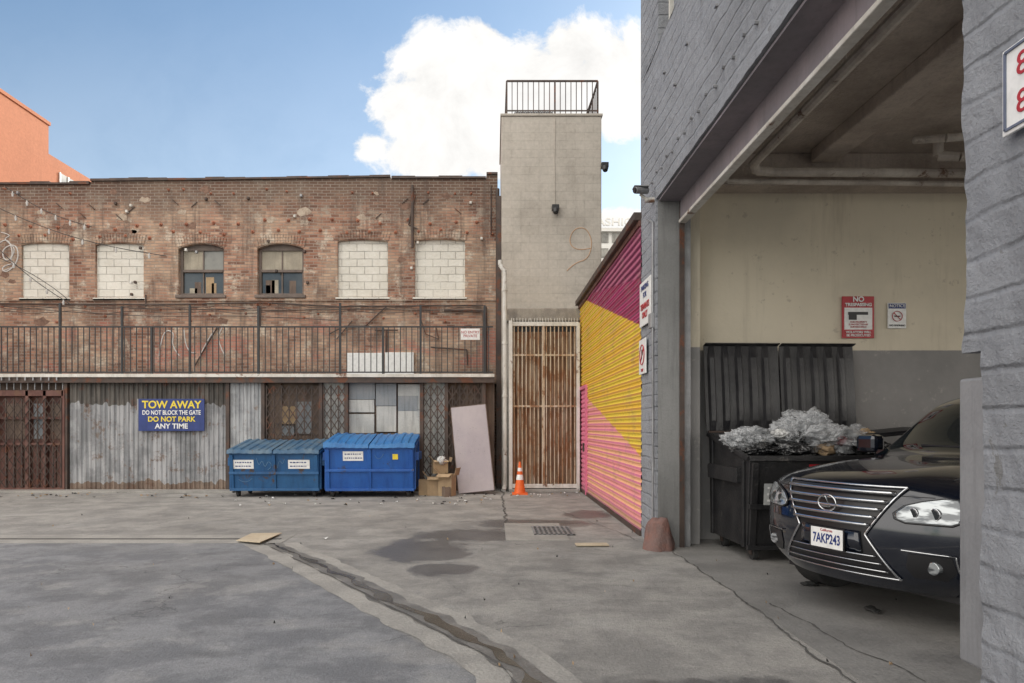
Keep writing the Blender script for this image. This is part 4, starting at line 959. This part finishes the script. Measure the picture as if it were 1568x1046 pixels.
for s_,nmn in ((1,'left'),(-1,'right')):
    hl=[(.99,.78,.90),(.965,.66,.905),(.93,.56,.91),(.875,.50,.91),(.84,.51,.89),(.815,.58,.84)]
    patch('headlamp_'+nmn,[(z,s_*a,s_*b) for z,a,b in hl],.010,LAMP,.01,14,3)
    pline('headlamp_trim_'+nmn,[(s_*a,z) for z,a,b in hl]+[(s_*.84,.815),(s_*.90,.85)],.009,GRL)
    for yy,rr in ((.62,.032),(.74,.038)):
        q=hit(s_*yy,.885,.012); cyl=MB(MC).cyl(tuple(q-Vector((.02,0,0))),tuple(q+Vector((.010,0,0))),rr,20); cyl.obj(car,'projector_%s_%d'%(nmn,yy*100),CARG,.004); cyl=MB(MC).cyl(tuple(q-Vector((.02,0,0))),tuple(q+Vector((.005,0,0))),rr*1.2,20); cyl.obj(car,'projector_ring_%s_%d'%(nmn,yy*100),CHROME,.004)
    patch('side_intake_'+nmn,[(.60,s_*.60,s_*.84),(.50,s_*.58,s_*.86),(.43,s_*.62,s_*.80)],.006,GRL,0,10,3)
    q=hit(s_*.74,.515,.015); MB(MC).cyl(tuple(q-Vector((.04,0,0))),tuple(q+Vector((.008,0,0))),.045,20).obj(car,'fog_lamp_'+nmn,LAMP,.004)
    pline('fog_trim_'+nmn,[(s_*.56,.62),(s_*.86,.61),(s_*.87,.50)],.006,CHROME)
    pline('bumper_seam_'+nmn,[(s_*gy(1.0),1.0),(s_*.60,1.0),(s_*.72,1.0)],.003,GRL,.001)
    mm=MB(MC); mm.box(-1.92,-1.75,*(sorted((s_*.98,s_*1.22))),1.24,1.42); mm.obj(car,'mirror_'+nmn,CARP,.05)
    MB(MC).box(-1.88,-1.8,*(sorted((s_*.90,s_*1.0))),1.22,1.27).obj(car,'mirror_arm_'+nmn,CARP)
    for xx,k2 in ((-.98,'front'),(-3.85,'rear')):
        w=MB(MC); w.cyl((xx,s_*.72,.39),(xx,s_*1.0,.39),.39,28); w.obj(car,'tyre_%s_%s'%(k2,nmn),RUBBER,.03)
        w=MB(MC); w.cyl((xx,s_*.99,.39),(xx,s_*1.012,.39),.26,24)
        w.obj(car,'rim_%s_%s'%(k2,nmn),CHROME,.01)
        w=MB(MC)
        for i in range(18):
            a,b2=math.pi*i/18,math.pi*(i+1)/18; w.bar((xx+.45*math.cos(a),s_*.985,.40+.45*math.sin(a)),(xx+.45*math.cos(b2),s_*.985,.40+.45*math.sin(b2)),.035)
        w.obj(car,'arch_%s_%s'%(k2,nmn),GRL)
for s_ in (1,-1):
    o_=[]
    for x_ in [-.45-.1*i for i in range(10)]:
        r=bvh.ray_cast(Vector((x_,s_*(.70+.05*((x_+.45)/-.8)),3)),Vector((0,0,-1)));  o_.append(tuple(MC@(r[0]+Vector((0,0,.001)))))
    tube(car,'hood_seam_'+('l' if s_>0 else 'r'),o_,.004,GRL,False)
tube(car,'wiper',[tuple(MC@Vector(v)) for v in ((-1.58,.6,1.27),(-1.62,.1,1.32),(-1.65,-.4,1.33))],.012,GRL,False)
pq=hit(0,.63,.03); MP=MC@Matrix.Translation(pq)
MB(MP).box(-.004,.004,-.155,.155,-.078,.078).obj(car,'licence_plate',WHITE,.003)
MB(MP).box(.0,.003,-.168,.168,-.09,.09).obj(car,'plate_frame',GRL)
tx=text(car,'plate_number','7AKP243',.105,(0,0,0),BLUES,ext=.001,sx=.66,bold=.002); tx.matrix_world=MP@Matrix.Translation((.006,0,-.008))@Matrix.Rotation(math.pi/2,4,'Z')@Matrix.Rotation(math.pi/2,4,'X')@Matrix.Diagonal((.66,1,1,1))
tx=text(car,'plate_state','California',.03,(0,0,0),REDS,ext=.001); tx.matrix_world=MP@Matrix.Translation((.006,0,.06))@Matrix.Rotation(math.pi/2,4,'Z')@Matrix.Rotation(math.pi/2,4,'X')
body.data.transform(MC)
MB(MC).box(-4.8,-.4,-.8,.8,.25,.5).obj(car,'underbody',GRL)

# ---------------------------------------------------------------- sky + sun
SUN_AZ=math.radians(35); SUN_EL=math.radians(24)   # azimuth measured from +Y toward +X
wld=bpy.data.worlds.new('World'); S.world=wld; wld.use_nodes=True; nt=wld.node_tree; nt.nodes.clear()
sky=nd(nt,'ShaderNodeTexSky',sky_type='NISHITA'); sky.sun_disc=False; sky.sun_elevation=SUN_EL; sky.sun_rotation=SUN_AZ; sky.air_density=1.; sky.dust_density=.6; sky.ozone_density=1.
tint=mix(nt,1.,sky.outputs[0],(.90,1.06,1.12),'MULTIPLY')
bg1=nd(nt,'ShaderNodeBackground',i_Strength=.15); nt.links.new(tint,bg1.inputs[0])
d=nd(nt,'ShaderNodeTexCoord').outputs['Generated']; s=sep(nt,d)
yy=ma(nt,'MAXIMUM',s[1],.1); u=ma(nt,'DIVIDE',s[0],yy); v=ma(nt,'DIVIDE',s[2],yy)
uv=comb(nt,u,v,0.)
n1=noi(nt,uv,7.,7,.64,.3)
fld=None
for px,py,rx,ry,of in ((700,140,128,112,0),(640,165,100,80,.15),(735,75,55,58,0),(840,140,110,105,0),(930,120,110,100,0),(880,75,70,55,0),(670,235,95,52,0),(760,215,120,70,0),(570,225,60,45,.45),(950,350,90,32,0),(1150,100,180,90,0)):
    a=ma(nt,'DIVIDE',ma(nt,'SUBTRACT',u,(px-CX)/F),rx/F); b_=ma(nt,'DIVIDE',ma(nt,'SUBTRACT',v,(HZ-py)/F),ry/F)
    e=ma(nt,'SUBTRACT',1.-of,ma(nt,'SQRT',ma(nt,'ADD',ma(nt,'MULTIPLY',a,a),ma(nt,'MULTIPLY',b_,b_))))
    fld=e if fld is None else ma(nt,'SMOOTH_MAX',fld,e,.12)
fld=ma(nt,'ADD',fld,ma(nt,'MULTIPLY',ma(nt,'SUBTRACT',n1,.5),2.2))
front=mr(nt,fld,-.02,.34)
haze=mr(nt,v,.75,.25,.02,.26)
front=ma(nt,'MAXIMUM',front,haze)
gen=mr(nt,noi(nt,d,2.2,4,.6),.34,.48)  # unseen cloud behind the camera, added as bright soft fill
fw=mr(nt,s[1],.05,.3)
mask=ma(nt,'ADD',ma(nt,'MULTIPLY',front,fw),ma(nt,'MULTIPLY',gen,ma(nt,'SUBTRACT',1.,fw)))
mask=ma(nt,'MULTIPLY',mask,mr(nt,s[2],-.02,.03))
shade=mr(nt,ma(nt,'ADD',n1,ma(nt,'MULTIPLY',v,.25)),.35,.75,.84,1.08)
st_=ma(nt,'ADD',ma(nt,'MULTIPLY',shade,fw),ma(nt,'MULTIPLY',2.65,ma(nt,'SUBTRACT',1.,fw)))
bg2=nd(nt,'ShaderNodeBackground',i_Strength=st_); nt.links.new(mix(nt,fw,(1,.955,.89),(1,.985,.96)),bg2.inputs[0])
mx=nd(nt,'ShaderNodeMixShader',i_0=mask); nt.links.new(bg1.outputs[0],mx.inputs[1]); nt.links.new(bg2.outputs[0],mx.inputs[2])
out=nd(nt,'ShaderNodeOutputWorld'); nt.links.new(mx.outputs[0],out.inputs[0])
sun=bpy.data.lights.new('sun','SUN'); sun.energy=3.; sun.angle=math.radians(.5); sun.color=(1,.94,.86)
so=bpy.data.objects.new('sun',sun); S.collection.objects.link(so)
sd=Vector((math.sin(SUN_AZ)*math.cos(SUN_EL),math.cos(SUN_AZ)*math.cos(SUN_EL),math.sin(SUN_EL)))
so.rotation_euler=(-sd).to_track_quat('-Z','Y').to_euler(); so.location=(10,10,30)

# recentre parents on their parts
bpy.context.view_layer.update()
for e in GROUPS:
    pts=[c.matrix_world@Vector(q) for c in e.children for q in c.bound_box]
    if not pts: continue
    lo=Vector([min(p[i] for p in pts) for i in range(3)]); hi=Vector([max(p[i] for p in pts) for i in range(3)])
    L0=Vector(((lo.x+hi.x)/2,(lo.y+hi.y)/2,lo.z)); e.location=L0
    for c in e.children: c.matrix_parent_inverse=Matrix.Translation(-L0)

cam=bpy.data.cameras.new('camera'); co=bpy.data.objects.new('camera',cam); S.collection.objects.link(co)
cam.lens=24; cam.sensor_width=36; cam.shift_x=28/1568; cam.shift_y=129/1568; cam.clip_end=1000; cam.clip_start=.05
co.location=(0,0,EYE); co.rotation_euler=(math.pi/2,0,0); S.camera=co
S.view_settings.view_transform='Standard'; S.view_settings.look='None'; S.view_settings.exposure=0
